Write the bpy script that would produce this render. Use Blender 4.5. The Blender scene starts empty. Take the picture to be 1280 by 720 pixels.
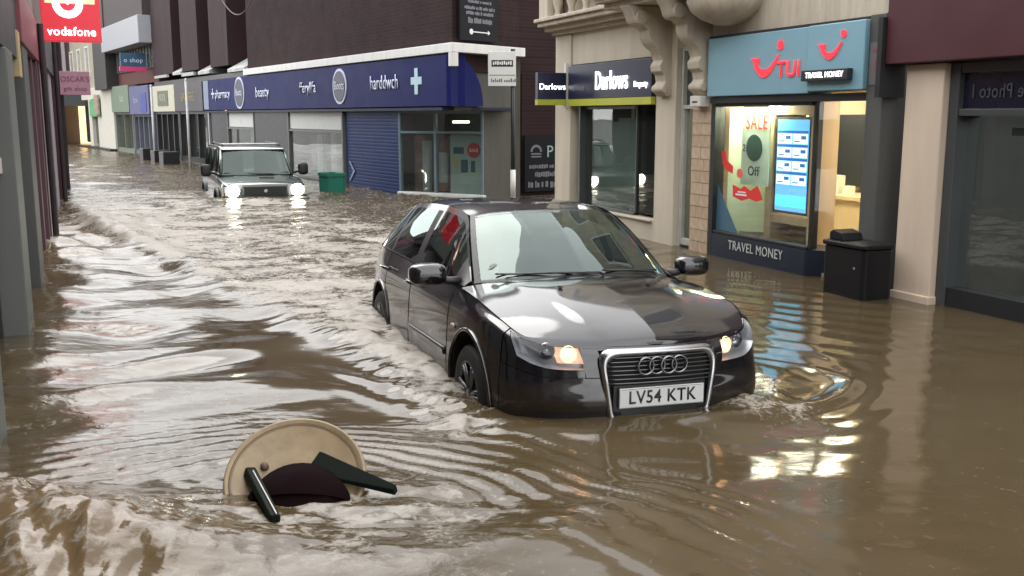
import bpy, bmesh, math, random
import numpy as np
from mathutils import Vector, Matrix
R = math.radians
random.seed(4); rng = np.random.RandomState(7)
S = bpy.context.scene
COL = S.collection

# ------------------------------------------------------------------ camera, sky, sun, exposure
cd = bpy.data.cameras.new('camera'); cam = bpy.data.objects.new('camera', cd); COL.objects.link(cam)
cam.location = (0, 0, 2.03)
cam.rotation_euler = (R(90) - math.atan(215 / 1250.0), 0, 0)
cd.sensor_width = 36; cd.lens = 36 * 1250 / 1280.0
cd.clip_start = 0.05; cd.clip_end = 2000
S.camera = cam

SUN_EL, SUN_AZ = 52, 330         # azimuth clockwise from +y
world = bpy.data.worlds.new('World'); S.world = world; world.use_nodes = True
nt = world.node_tree; nt.nodes.clear()
sky = nt.nodes.new('ShaderNodeTexSky'); sky.sky_type = 'NISHITA'; sky.sun_disc = False
sky.sun_elevation = R(SUN_EL); sky.sun_rotation = R(SUN_AZ); sky.air_density = 1.0; sky.dust_density = 4.0
bw = nt.nodes.new('ShaderNodeRGBToBW'); nt.links.new(sky.outputs[0], bw.inputs[0])
tc = nt.nodes.new('ShaderNodeTexCoord')
cn = nt.nodes.new('ShaderNodeTexNoise'); cn.inputs['Scale'].default_value = 2.2; cn.inputs['Detail'].default_value = 3
nt.links.new(tc.outputs['Generated'], cn.inputs['Vector'])
cr = nt.nodes.new('ShaderNodeMapRange'); cr.inputs[1].default_value = .3; cr.inputs[2].default_value = .7
cr.inputs[3].default_value = 5.2; cr.inputs[4].default_value = 7.0; nt.links.new(cn.outputs[0], cr.inputs[0])
cmb = nt.nodes.new('ShaderNodeVectorMath'); cmb.operation = 'SCALE'; cmb.inputs[0].default_value = (1.0, 1.0, 1.0)
nt.links.new(cr.outputs[0], cmb.inputs['Scale'])
mx = nt.nodes.new('ShaderNodeMix'); mx.data_type = 'RGBA'; mx.inputs[0].default_value = .93     # overcast cloud deck over the clear sky
nt.links.new(sky.outputs[0], mx.inputs[6]); nt.links.new(cmb.outputs[0], mx.inputs[7])
bg = nt.nodes.new('ShaderNodeBackground'); bg.inputs[1].default_value = 0.14
nt.links.new(mx.outputs[2], bg.inputs[0])
wo = nt.nodes.new('ShaderNodeOutputWorld'); nt.links.new(bg.outputs[0], wo.inputs[0])

sd = bpy.data.lights.new('sun', 'SUN'); sd.energy = 0.5; sd.angle = R(40); sd.color = (1, .97, .93)
sun = bpy.data.objects.new('sun', sd); COL.objects.link(sun)
_d = Vector((math.sin(R(SUN_AZ)) * math.cos(R(SUN_EL)), math.cos(R(SUN_AZ)) * math.cos(R(SUN_EL)), math.sin(R(SUN_EL))))
sun.rotation_euler = _d.to_track_quat('Z', 'Y').to_euler(); sun.location = (0, 0, 30)

S.view_settings.view_transform = 'Standard'; S.view_settings.look = 'None'
S.view_settings.gamma = 1; S.view_settings.exposure = 1.80
S.cycles.max_bounces = 8; S.cycles.transparent_max_bounces = 12
S.cycles.caustics_reflective = False; S.cycles.caustics_refractive = False
S.cycles.sample_clamp_indirect = 4.0
WATER = 0.33

# ------------------------------------------------------------------ helpers
_M = {}
def mat(name, col=(.5, .5, .5), rough=.6, metal=0, var=.12, vs=6.0, bump=.0, bs=40.0, coat=0, spec=.5, emit=None, es=0, streak=0, ior=1.5):
    if name in _M: return _M[name]
    m = bpy.data.materials.new(name); m.use_nodes = True; n = m.node_tree; b = n.nodes['Principled BSDF']
    b.inputs['Roughness'].default_value = rough; b.inputs['Metallic'].default_value = metal
    b.inputs['Coat Weight'].default_value = coat; b.inputs['Coat Roughness'].default_value = .03
    b.inputs['Specular IOR Level'].default_value = spec; b.inputs['IOR'].default_value = ior
    b.inputs['Base Color'].default_value = (*col, 1)
    t = n.nodes.new('ShaderNodeTexCoord')
    if var > 0:
        no = n.nodes.new('ShaderNodeTexNoise'); no.inputs['Scale'].default_value = vs; no.inputs['Detail'].default_value = 7; no.inputs['Roughness'].default_value = .65
        mp = n.nodes.new('ShaderNodeMapping'); mp.inputs['Scale'].default_value = (1, 1, 1 if not streak else .18)
        n.links.new(t.outputs['Object'], mp.inputs[0]); n.links.new(mp.outputs[0], no.inputs['Vector'])
        mr = n.nodes.new('ShaderNodeMapRange'); mr.inputs[1].default_value = .25; mr.inputs[2].default_value = .75
        mr.inputs[3].default_value = 1 - var * 1.6; mr.inputs[4].default_value = 1 + var
        n.links.new(no.outputs[0], mr.inputs[0])
        vm = n.nodes.new('ShaderNodeVectorMath'); vm.operation = 'SCALE'; vm.inputs[0].default_value = col
        n.links.new(mr.outputs[0], vm.inputs['Scale']); n.links.new(vm.outputs[0], b.inputs['Base Color'])
        rr = n.nodes.new('ShaderNodeMapRange'); rr.inputs[3].default_value = max(0.02, rough * .8); rr.inputs[4].default_value = min(1, rough * 1.25)
        n.links.new(no.outputs[0], rr.inputs[0]); n.links.new(rr.outputs[0], b.inputs['Roughness'])
    if bump > 0:
        nb = n.nodes.new('ShaderNodeTexNoise'); nb.inputs['Scale'].default_value = bs; nb.inputs['Detail'].default_value = 4
        n.links.new(t.outputs['Object'], nb.inputs['Vector'])
        bp = n.nodes.new('ShaderNodeBump'); bp.inputs['Strength'].default_value = bump; bp.inputs['Distance'].default_value = .01
        n.links.new(nb.outputs[0], bp.inputs['Height']); n.links.new(bp.outputs[0], b.inputs['Normal'])
    if emit: b.inputs['Emission Color'].default_value = (*emit, 1); b.inputs['Emission Strength'].default_value = es
    _M[name] = m; return m

def glass(name, tint=(.8, .85, .85), ior=1.5, rough=.0, dirt=.04, gc=(1, 1, 1)):
    """thin pane: fresnel mirror over tinted see-through, with a little grime"""
    if name in _M: return _M[name]
    m = bpy.data.materials.new(name); m.use_nodes = True; n = m.node_tree; n.nodes.clear()
    o = n.nodes.new('ShaderNodeOutputMaterial'); ms = n.nodes.new('ShaderNodeMixShader'); f = n.nodes.new('ShaderNodeFresnel')
    ge = n.nodes.new('ShaderNodeNewGeometry'); fi = n.nodes.new('ShaderNodeMapRange'); fi.inputs[3].default_value = ior; fi.inputs[4].default_value = 1 / ior
    n.links.new(ge.outputs['Backfacing'], fi.inputs[0]); n.links.new(fi.outputs[0], f.inputs[0])
    tr = n.nodes.new('ShaderNodeBsdfTransparent'); tr.inputs[0].default_value = (*tint, 1)
    gl = n.nodes.new('ShaderNodeBsdfGlossy'); gl.inputs['Roughness'].default_value = rough; gl.inputs[0].default_value = (*gc, 1)
    df = n.nodes.new('ShaderNodeBsdfDiffuse'); df.inputs[0].default_value = (.35, .36, .33, 1)
    m2 = n.nodes.new('ShaderNodeMixShader'); m2.inputs[0].default_value = dirt
    n.links.new(tr.outputs[0], m2.inputs[1]); n.links.new(df.outputs[0], m2.inputs[2])
    t = n.nodes.new('ShaderNodeTexCoord'); no = n.nodes.new('ShaderNodeTexNoise'); no.inputs['Scale'].default_value = 1.1; no.inputs['Detail'].default_value = 1
    bp = n.nodes.new('ShaderNodeBump'); bp.inputs['Strength'].default_value = .05; bp.inputs['Distance'].default_value = .05
    n.links.new(t.outputs['Object'], no.inputs['Vector']); n.links.new(no.outputs[0], bp.inputs['Height']); n.links.new(bp.outputs[0], gl.inputs['Normal'])
    n.links.new(f.outputs[0], ms.inputs[0]); n.links.new(m2.outputs[0], ms.inputs[1]); n.links.new(gl.outputs[0], ms.inputs[2])
    n.links.new(ms.outputs[0], o.inputs[0]); _M[name] = m; return m

class MB:
    def __init__(s): s.v = []; s.f = []
    def add(s, vs, fs):
        b = len(s.v); s.v += [tuple(map(float, p)) for p in vs]; s.f += [tuple(b + i for i in f) for f in fs]; return s
    def box(s, x0, x1, y0, y1, z0, z1):
        x0, x1 = sorted((x0, x1)); y0, y1 = sorted((y0, y1)); z0, z1 = sorted((z0, z1))
        return s.add([(x0, y0, z0), (x1, y0, z0), (x1, y1, z0), (x0, y1, z0), (x0, y0, z1), (x1, y0, z1), (x1, y1, z1), (x0, y1, z1)],
                     [(0, 3, 2, 1), (4, 5, 6, 7), (0, 1, 5, 4), (1, 2, 6, 5), (2, 3, 7, 6), (3, 0, 4, 7)])
    def prism(s, poly, a, b, axis=0):
        """polygon in the two other axes, extruded from a to b along axis"""
        n = len(poly)
        def P(q, t):
            return {0: (t, q[0], q[1]), 1: (q[0], t, q[1]), 2: (q[0], q[1], t)}[axis]
        vs = [P(q, a) for q in poly] + [P(q, b) for q in poly]
        fs = [tuple(range(n))[::-1], tuple(range(n, 2 * n))] + [(i, (i + 1) % n, n + (i + 1) % n, n + i) for i in range(n)]
        return s.add(vs, fs)
    def tube(s, p0, p1, r0, r1=None, n=10, caps=True):
        r1 = r0 if r1 is None else r1
        p0 = Vector(p0); p1 = Vector(p1); d = (p1 - p0).normalized(); a = d.orthogonal().normalized(); b = d.cross(a)
        vs = []
        for p, r in ((p0, r0), (p1, r1)):
            for i in range(n):
                t = 2 * math.pi * i / n; vs.append(p + (a * math.cos(t) + b * math.sin(t)) * r)
        fs = [(i, (i + 1) % n, n + (i + 1) % n, n + i) for i in range(n)]
        if caps: fs += [tuple(range(n))[::-1], tuple(range(n, 2 * n))]
        return s.add(vs, fs)
    def path(s, pts, r, n=8, closed=False):
        pts = [Vector(p) for p in pts]; N = len(pts); vs = []; prev = None
        for i, p in enumerate(pts):
            if closed: d = pts[(i + 1) % N] - pts[i - 1]
            else: d = pts[min(i + 1, N - 1)] - pts[max(i - 1, 0)]
            d.normalize()
            if prev is None: a = d.orthogonal().normalized()
            else: a = (prev - d * prev.dot(d)).normalized()
            prev = a; b = d.cross(a)
            rr = r[i] if isinstance(r, (list, tuple)) else r
            for k in range(n):
                t = 2 * math.pi * k / n; vs.append(p + (a * math.cos(t) + b * math.sin(t)) * rr)
        fs = []
        for i in range(N if closed else N - 1):
            j = (i + 1) % N
            for k in range(n): fs.append((i * n + k, i * n + (k + 1) % n, j * n + (k + 1) % n, j * n + k))
        if not closed: fs += [tuple(range(n))[::-1], tuple(range((N - 1) * n, N * n))]
        return s.add(vs, fs)
    def lathe(s, prof, c=(0, 0, 0), axis=2, n=32, a0=0, a1=2 * math.pi):
        full = abs(a1 - a0 - 2 * math.pi) < 1e-6; m = n if full else n + 1; vs = []
        for i in range(m):
            t = a0 + (a1 - a0) * i / n
            for r, h in prof:
                q = (r * math.cos(t), r * math.sin(t), h)
                if axis == 1: q = (q[0], q[2], q[1])
                if axis == 0: q = (q[2], q[0], q[1])
                vs.append((q[0] + c[0], q[1] + c[1], q[2] + c[2]))
        k = len(prof); fs = []
        for i in range(n):
            j = (i + 1) % m
            for a in range(k - 1): fs.append((i * k + a, j * k + a, j * k + a + 1, i * k + a + 1))
        return s.add(vs, fs)
    def grid(s, P, flip=False):
        nu, nv = P.shape[:2]; vs = P.reshape(-1, 3); fs = []
        for i in range(nu - 1):
            for j in range(nv - 1):
                q = (i * nv + j, (i + 1) * nv + j, (i + 1) * nv + j + 1, i * nv + j + 1); fs.append(q[::-1] if flip else q)
        return s.add(vs, fs)
    def pillow(s, c, r, n=24, m=15, e=.6):
        P = np.zeros((n + 1, m, 3)); p = lambda v: math.copysign(abs(v) ** e, v)
        for i in range(n + 1):
            for j in range(m):
                t = 2 * math.pi * i / n; u = math.pi * j / (m - 1) - math.pi / 2
                P[i, j] = (c[0] + r[0] * p(math.cos(u)) * p(math.cos(t)), c[1] + r[1] * p(math.cos(u)) * p(math.sin(t)), c[2] + r[2] * p(math.sin(u)))
        return s.grid(P)
    def ball(s, c, r, n=14, m=9, sc=(1, 1, 1)):
        P = np.zeros((n + 1, m, 3))
        for i in range(n + 1):
            for j in range(m):
                t = 2 * math.pi * i / n; u = math.pi * j / (m - 1)
                P[i, j] = (c[0] + r * sc[0] * math.sin(u) * math.cos(t), c[1] + r * sc[1] * math.sin(u) * math.sin(t), c[2] + r * sc[2] * math.cos(u))
        return s.grid(P)

def thing(name, label, cat, loc=(0, 0, 0), rz=0, group=None):
    o = bpy.data.objects.new(name, None); COL.objects.link(o); o.location = loc; o.rotation_euler = (0, 0, rz)
    o.empty_display_size = .2; o['label'] = label; o['category'] = cat
    if group: o['group'] = group
    return o
def obj(name, mb, m, parent=None, smooth=False, bevel=0, kind=None, label=None, solid=0, bseg=2):
    if isinstance(mb, MB):
        me = bpy.data.meshes.new(name); me.from_pydata(mb.v, [], mb.f)
        bm = bmesh.new(); bm.from_mesh(me)
        bmesh.ops.remove_doubles(bm, verts=bm.verts, dist=1e-5)
        bmesh.ops.recalc_face_normals(bm, faces=bm.faces); bm.to_mesh(me); bm.free()
    else: me = mb
    if m and not me.materials: me.materials.append(m)
    o = bpy.data.objects.new(name, me); COL.objects.link(o)
    if parent: o.parent = parent
    if smooth:
        me.polygons.foreach_set('use_smooth', [True] * len(me.polygons))
    if solid:
        md = o.modifiers.new('solid', 'SOLIDIFY'); md.thickness = solid; md.offset = -1
    if bevel:
        md = o.modifiers.new('bevel', 'BEVEL'); md.width = bevel; md.segments = bseg; md.limit_method = 'ANGLE'; md.angle_limit = R(35)
        me.polygons.foreach_set('use_smooth', [True] * len(me.polygons)); md.harden_normals = True
    if kind: o['kind'] = kind
    if label: o['label'] = label
    return o
def tag(o, label, cat, group=None):
    o['label'] = label; o['category'] = cat
    if group: o['group'] = group
    return o
def bx(*a): return MB().box(*a)
def copy_tree(root, loc, rz, label=None, group=None):
    r = root.copy(); COL.objects.link(r); r.location = loc; r.rotation_euler = (0, 0, rz)
    if label: r['label'] = label
    if group: r['group'] = group
    for ch in list(root.children):
        c = ch.copy(); COL.objects.link(c); c.parent = r
        for g in ch.children:
            d = g.copy(); COL.objects.link(d); d.parent = c
    return r
def text(name, s, o, right, up, size, m, parent, wide=1.0, ext=.004, align='CENTER', shear=0, bold=0):
    cu = bpy.data.curves.new(name, 'FONT'); cu.body = s; cu.size = 1; cu.align_x = align; cu.align_y = 'CENTER'; cu.extrude = 0; cu.offset = bold * .45; cu.shear = shear
    cu.resolution_u = 4; cu.space_character = 1.08
    t = bpy.data.objects.new(name, cu); COL.objects.link(t)
    bpy.context.view_layer.update()
    me = bpy.data.meshes.new_from_object(t); bpy.data.objects.remove(t); bpy.data.curves.remove(cu)
    n = len(me.vertices); co = np.zeros(n * 3); me.vertices.foreach_get('co', co); co = co.reshape(-1, 3)
    r = np.array(right, float); u = np.array(up, float); nn = np.cross(r, u)
    co = np.array(o, float) + np.outer(co[:, 0] * size * wide, r) + np.outer(co[:, 1] * size, u) + nn * ext
    me.vertices.foreach_set('co', co.ravel()); me.update(); me.name = name; me.materials.clear(); me.materials.append(m)
    ob = bpy.data.objects.new(name, me); COL.objects.link(ob); ob.parent = parent
    md = ob.modifiers.new('solid', 'SOLIDIFY'); md.thickness = abs(ext) * .9; md.offset = 0
    return ob
WR, UP = (-1, 0, 0), (0, 0, 1)     # writing on a facade runs along -x of its local frame

# value/gradient noise for terrain of the water
_perm = rng.permutation(256); _perm = np.concatenate([_perm, _perm, _perm]); _g = rng.rand(256) * 2 * np.pi
def pn(x, y, seed=0):
    x = x + seed * 17.31; y = y + seed * 9.77
    xi = np.floor(x).astype(int); yi = np.floor(y).astype(int); xf = x - xi; yf = y - yi
    u = xf ** 3 * (xf * (xf * 6 - 15) + 10); v = yf ** 3 * (yf * (yf * 6 - 15) + 10)
    def g(ix, iy, dx, dy):
        h = _perm[(_perm[ix % 256] + iy) % 256]; a = _g[h]; return np.cos(a) * dx + np.sin(a) * dy
    n00 = g(xi, yi, xf, yf); n10 = g(xi + 1, yi, xf - 1, yf); n01 = g(xi, yi + 1, xf, yf - 1); n11 = g(xi + 1, yi + 1, xf - 1, yf - 1)
    return 1.5 * ((n00 * (1 - u) + n10 * u) * (1 - v) + (n01 * (1 - u) + n11 * u) * v)
# ------------------------------------------------------------------ materials
cream = mat('cream_render', (.55, .49, .39), .75, var=.12, vs=3, bump=.15, bs=60, streak=1)
cream2 = mat('stone_cream', (.50, .44, .35), .8, var=.22, vs=5, bump=.3, bs=50, streak=1)
pinkcream = mat('pink_cream_render', (.62, .50, .39), .7, var=.1, vs=3, bump=.12, bs=60, streak=1)
tile_m = [mat('buff_tile_%s' % c, col, .6, var=.15, vs=12, bump=.2) for c, col in (('a', (.48, .36, .25)), ('b', (.51, .385, .27)), ('c', (.46, .34, .235)))]
mortar = mat('mortar', (.36, .28, .20), .9)
maroonwall = mat('maroon_brick', (.026, .012, .013), .85, spec=.2, var=.25, vs=1.6, bump=.3, bs=25)
_w = maroonwall.node_tree; _bt = _w.nodes.new('ShaderNodeTexBrick'); _bt.inputs['Scale'].default_value = 1; _bt.inputs['Brick Width'].default_value = .225; _bt.inputs['Row Height'].default_value = .075
_bt.inputs['Mortar Size'].default_value = .008; _bt.inputs['Color1'].default_value = (.034, .014, .015, 1); _bt.inputs['Color2'].default_value = (.022, .011, .013, 1); _bt.inputs['Mortar'].default_value = (.028, .022, .022, 1)
_tc = _w.nodes.new('ShaderNodeTexCoord'); _sx = _w.nodes.new('ShaderNodeSeparateXYZ'); _cx = _w.nodes.new('ShaderNodeCombineXYZ')
_w.links.new(_tc.outputs['Object'], _sx.inputs[0]); _w.links.new(_sx.outputs[0], _cx.inputs[0]); _w.links.new(_sx.outputs[2], _cx.inputs[1]); _w.links.new(_cx.outputs[0], _bt.inputs['Vector'])
_ml = _w.nodes.new('ShaderNodeTexNoise'); _ml.inputs['Scale'].default_value = .9; _ml.inputs['Detail'].default_value = 6; _w.links.new(_tc.outputs['Object'], _ml.inputs['Vector'])
_mm = _w.nodes.new('ShaderNodeMapRange'); _mm.inputs[3].default_value = .55; _mm.inputs[4].default_value = 1.5; _w.links.new(_ml.outputs[0], _mm.inputs[0])
_vs = _w.nodes.new('ShaderNodeVectorMath'); _vs.operation = 'SCALE'; _w.links.new(_bt.outputs[0], _vs.inputs[0]); _w.links.new(_mm.outputs[0], _vs.inputs['Scale']); _w.links.new(_vs.outputs[0], _w.nodes['Principled BSDF'].inputs['Base Color'])
maroonfin = mat('maroon_cladding', (.030, .013, .017), .7, spec=.25, var=.15, vs=2, streak=1)
white = mat('white_paint', (.72, .72, .70), .5, var=.1, vs=6, streak=1)
navy = mat('navy_fascia', (.008, .012, .098), .5, spec=.12, var=.08, vs=3)
navyfar = navy
shutter = mat('blue_shutter', (.012, .030, .115), .5, spec=.15, var=.1, vs=4)
dark = mat('black_frame', (.018, .019, .021), .4, var=.1)
darkgrey = mat('dark_grey_metal', (.06, .065, .068), .35, var=.12, vs=4, streak=1)
midgrey = mat('grey_paint', (.080, .082, .078), .5, var=.15, vs=3, streak=1)
lightgrey = mat('light_grey_paint', (.125, .13, .12), .5, var=.12, vs=3, streak=1)
maroonpaint = mat('maroon_fascia_paint', (.062, .014, .019), .45, var=.06, vs=2)
maroonpost = mat('maroon_post_paint', (.085, .035, .048), .4, var=.1)
alu = mat('brushed_aluminium', (.42, .42, .42), .35, metal=.7, var=.1)
ink = mat('black_ink', (.02, .02, .02), .6, var=0)
whiteink = mat('white_lettering', (.8, .8, .8), .5, var=0)
whitelit = mat('lit_white_lettering', (.9, .9, .9), .5, var=0, emit=(1, 1, 1), es=1.2)
shopglass = glass('shop_glass', (.86, .90, .88))
clearglass = glass('clear_shop_glass', (.93, .95, .93), dirt=.01)
interior_dark = mat('dark_interior', (.05, .052, .05), .8, var=.3, vs=2)

# ------------------------------------------------------------------ ground and flood water
def ground_mesh():
    xs = np.array([-400, -60, -30, -20, -14, -10, -8.5, -7, -5, -3.5, -2.5, 0, 4, 8, 30, 400.]); ys = np.array([-400, -40, -10, 0, 5, 10, 13, 15, 17, 19, 21, 23, 26, 30, 40, 70, 400.])
    X, Y = np.meshgrid(xs, ys, indexing='ij'); Z = -.42 * np.exp(-(((X + 5.5) / 4.5) ** 2 + ((Y - 22) / 5.5) ** 2) ** 2)
    return MB().grid(np.stack([X, Y, Z], 2))
obj('ground', ground_mesh(), mat('wet_asphalt', (.05, .048, .045), .6, var=.2), kind='structure')

def seg_dist(X, Y, pts):
    """distance to a polyline, and signed side"""
    D = np.full(X.shape, 1e9); T = np.zeros(X.shape); Sg = np.zeros(X.shape); L = 0
    for (ax, ay), (bx_, by) in zip(pts[:-1], pts[1:]):
        dx, dy = bx_ - ax, by - ay; l = math.hypot(dx, dy)
        t = np.clip(((X - ax) * dx + (Y - ay) * dy) / l ** 2, 0, 1)
        px, py = X - ax - t * dx, Y - ay - t * dy; d = np.hypot(px, py)
        sg = (dx * py - dy * px) / l; m = d < D
        D = np.where(m, d, D); T = np.where(m, L + t * l, T); Sg = np.where(m, sg, Sg); L += l
    return D, T, Sg
def sstep(a, b, x):
    t = np.clip((x - a) / (b - a), 0, 1); return t * t * (3 - 2 * t)
def gauss(X, Y, cx, cy, rx, ry, rot=0):
    c, s_ = math.cos(rot), math.sin(rot); u = (X - cx) * c + (Y - cy) * s_; v = -(X - cx) * s_ + (Y - cy) * c
    return np.exp(-(u / rx) ** 2 - (v / ry) ** 2)
CAR = (0.13, 7.43, -1.2346)
def water_height(X, Y):
    # street runs away to the left: a = across (right), l = along (away)
    ca, sa = math.cos(R(22.5)), math.sin(R(22.5))
    A = X * ca + Y * sa; Lg = -X * sa + Y * ca
    wx = pn(X * .35, Y * .35, 1) * 1.1; wy = pn(X * .35, Y * .35, 2) * 1.1
    # regions
    edge = [(-8.5, 19), (-6.0, 14.4), (-4.2, 12.0), (-2.75, 9.6), (-1.65, 7.9), (-.85, 6.55), (-.45, 5.95), (.3, 5.3), (1.2, 4.4), (2, 3)]
    D, T, Sg = seg_dist(X + wx * .12, Y + wy * .12, edge)
    fast = sstep(-.12, .25, Sg)                     # up-street side of the current line: broken water
    calm = np.maximum(sstep(-.25, .55, X + wx * .12) * (1 - sstep(5.25, 5.8, Y)), sstep(1.15, 1.9, X + wx * .12) * (1 - sstep(11.5, 14, Y)))   # quiet brown water in the right foreground
    sidewake = gauss(X, Y, -.95, 7.4, .75, 1.9, R(19)) 
    turb = fast * (1 - calm)
    smooth_tongue = np.clip(1.5 * gauss(X, Y, -1.30, 6.95, .60, 1.25, R(30)), 0, 1) * (1 - fast)
    left = (1 - fast) * (1 - sstep(-.5, .9, X))
    h = np.zeros_like(X)
    # broken chop
    for k, (f, a, st) in enumerate(((.5, .042, 1.5), (1.05, .026, 1.7), (2.1, .014, 1.9), (4.4, .0090, 1.6), (9.5, .0042, 1.3), (19, .0019, 1.2))):
        n = pn(A * f * 1.0 + wx * 1.2, Lg * f * st + wy * 1.2, 3 + k)
        n = (1 - 2 * np.abs(n)) * .6 + n * .4
        h += a * n * (turb * .95 + (.04 + .10 * left * (k < 4)) * (1 - smooth_tongue) * (1 - calm * .7))
    # long swells over the left foreground
    sw = pn(A * .8 + wx, Lg * 2.2 + wy, 12) * .018 + pn(A * 1.9 + wx, Lg * 4.6 + wy, 13) * .0045 + pn(A * 4.2 + wx, Lg * 9 + wy * 2, 14) * .0010
    sw += (pn(A * .42 + wx * .7, Lg * 1.25 + wy, 50) * .075 + pn(A * 1.1 + wx, Lg * 2.4 + wy * 1.5, 51) * .022) * (1 - .6 * gauss(X, Y, -1, 4.8, 1.6, .8))
    h += sw * left * (1 - .96 * smooth_tongue)
    # the rolling step along the current line
    cr_ = np.exp(-((Sg - .12) / .22) ** 2) * .055 - np.exp(-((Sg + .30) / .30) ** 2) * .05
    h += cr_ * sstep(0, 3, T) * (1 - sstep(12.5, 15.5, T)) * (.7 + .6 * pn(T * .9, D * 0, 15)) * (D < 2)
    # surge spilling from the left wall
    g1 = gauss(X, Y, -6.4, 14.6, 1.1, 3.2, R(22)); h += g1 * (.13 + .07 * pn(X * 1.2, Y * .9, 16) + .03 * pn(X * 3.5, Y * 3, 53))
    # fan of ripples from the overturned table
    r = np.hypot((X + 1.0) * 1.0, (Y - 4.85) * 1.25); ang = np.arctan2(Y - 4.85, X + 1.0)
    amp = np.exp(-((r - .95) / .75) ** 2) * sstep(-1.15, -.25, ang) * (1 - sstep(.75, 1.5, ang))
    tb = X + 1.0; ta = Y - 4.45; cpar = (np.hypot(tb, ta) + ta) / 2 + .05 * pn(X * 1.6, Y * 1.6, 17) + .012 * pn(X * 5, Y * 5, 63)
    amp = sstep(.30, .42, cpar) * (1 - sstep(.75, 1.15, cpar)) * (1 - sstep(1.5, 2.5, np.abs(tb))) * (.7 + .6 * pn(tb * .9, cpar * 5, 52))
    h += .0062 * amp * (np.sin(cpar * 2 * math.pi / .105) + .25 * np.sin(cpar * 2 * math.pi / .052 + 1))
    amp2 = np.exp(-((r - .55) / .5) ** 2) * (sstep(1.9, 2.6, np.abs(ang)))
    h += .003 * amp2 * np.sin((r + .06 * pn(X * 3, Y * 3, 18)) * 2 * math.pi / .17)
    # wash round the table and the near left boil
    tw = gauss(X, Y, -.75, 4.05, .85, .45, 0)
    h += tw * (.016 * pn(X * 5 + wx, Y * 9, 19) + .008 * pn(X * 11, Y * 17, 20))
    u_ = (X + 2.0) * .9 + (Y - 4.05) * .45; boil = np.clip(1.35 * gauss(X, Y, -2.05, 3.72, .85, .55, R(-24)), 0, 1); n1 = pn(X * 6 + Y * 2 + wx * 2, Y * 1.6 - X * .8, 21) + .5 * pn(X * 15 + Y * 5, Y * 3.2 - X * 1.5, 54)
    h += boil * (.15 + .024 * n1 + .014 * pn(X * 13 + Y * 4, Y * 4 - X * 2, 22) + .008 * pn(X * 26, Y * 12, 23) + .0035 * pn(X * 45, Y * 26, 61))
    # bow wave, side wash and wake ring of the black car
    c, s_ = math.cos(CAR[2]), math.sin(CAR[2]); cx = (X - CAR[0]) * c + (Y - CAR[1]) * s_; cy = -(X - CAR[0]) * s_ + (Y - CAR[1]) * c
    q = np.maximum(np.abs(cy) / .95, 0); xf = cx - (2.13 - .45 * q ** 2.2)
    h += .025 * np.exp(-((xf - .16) / .17) ** 2) * (q < 2.2) * np.exp(-(q / 1.25) ** 4)
    h -= .018 * np.exp(-((xf - .62) / .3) ** 2) * np.exp(-(q / 1.3) ** 4)
    bowD, bowT, bowS = seg_dist(X + .04 * wx, Y + .04 * wy, [(-1.5, 6.9), (-.75, 6.1), (-.45, 5.82), (-.1, 5.56), (.4, 5.38), (.9, 5.34), (1.4, 5.45), (1.85, 5.75), (2.18, 6.2), (2.30, 6.7), (2.25, 7.3), (2.1, 8.2)])
    bowm = sstep(0, 1.0, bowT) * (1 - sstep(4.2, 6.2, bowT)) * (bowD < 1.2)
    h += bowm * (.017 * np.exp(-(bowD / .055) ** 2) + .0014 * np.sin(bowD * 2 * math.pi / .17) * np.exp(-(bowD / .35) ** 2))
    h += (.035 * np.exp(-(xf / .30) ** 2) * np.exp(-(q / 1.15) ** 4))
    ring = np.hypot(X - 1.55, (Y - 6.3) * 1.0); rm = 0 * sstep(-.9, -.2, np.arctan2(Y - 6.3, X - 1.55)) * 0 + sstep(.25, .8, X - .9)
    h += .012 * np.exp(-((ring - .62) / .06) ** 2) * rm * (1 - sstep(6.5, 6.9, Y)) + .0022 * np.sin(ring * 2 * math.pi / .24) * np.exp(-((ring - .6) / .5) ** 2) * rm
    side = np.exp(-((np.abs(cy) - 1.05) / .22) ** 2) * sstep(-2.6, -1.5, cx) * (1 - sstep(1.7, 2.3, cx))
    h += side * (.012 + .022 * pn(X * 4.5, Y * 4.5, 24) + .012 * pn(X * 11, Y * 11, 25)) * (cy < 0) + side * .006 * pn(X * 4, Y * 4, 26) * (cy > 0)
    h += .035 * np.exp(-((np.abs(cy) - .95) / .30) ** 2) * np.exp(-((cx - 1.35) / .7) ** 2)
    fl = np.exp(-((bowD) / .05) ** 2) * bowm
    # quiet water: long low undulations that pull the reflections into streaks
    h += (calm * .9 + .1) * (.0052 * pn(X * 1.1 + wx * .5, Y * 1.6, 27) + .0024 * pn(X * 2.2 + wx, Y * 4.4, 28) + .0009 * pn(X * 5 + Y * 2, Y * 8, 29))
    # diagonal wavelets fanning over the right middle ground
    dg = (X * .62 + Y * .78) + .12 * pn(X * .9, Y * .9, 30)
    h += .0032 * np.sin(dg * 2 * math.pi / .32) * sstep(1.3, 2.2, X) * (1 - sstep(3.0, 3.8, X)) * sstep(6.6, 7.4, Y) * (1 - sstep(9.5, 11, Y))
    # SUV bow wave
    h += .07 * gauss(X, Y, -5.2, 19.9, 1.1, .35, R(-10))
    # foam
    foam = turb * (.42 + .45 * pn(A * 1.1 + wx * 1.5, Lg * 1.8 + wy, 40) + .4 * pn(A * 4 + wx, Lg * 6, 41) + .25 * pn(A * 10, Lg * 14, 42)) * (.35 + .65 * sstep(-.1, 1.2, 4.5 - D))
    foam = foam * (1 - .35 * sstep(15, 30, Y)) + turb * .20
    foam += .55 * np.exp(-((Sg - .10) / .10) ** 2) * (.4 + .9 * pn(T * 2.5, D * 3, 43)) * (T < 13)
    foam += g1 * (.6 + .6 * pn(X * 3, Y * 3, 44))
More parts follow.
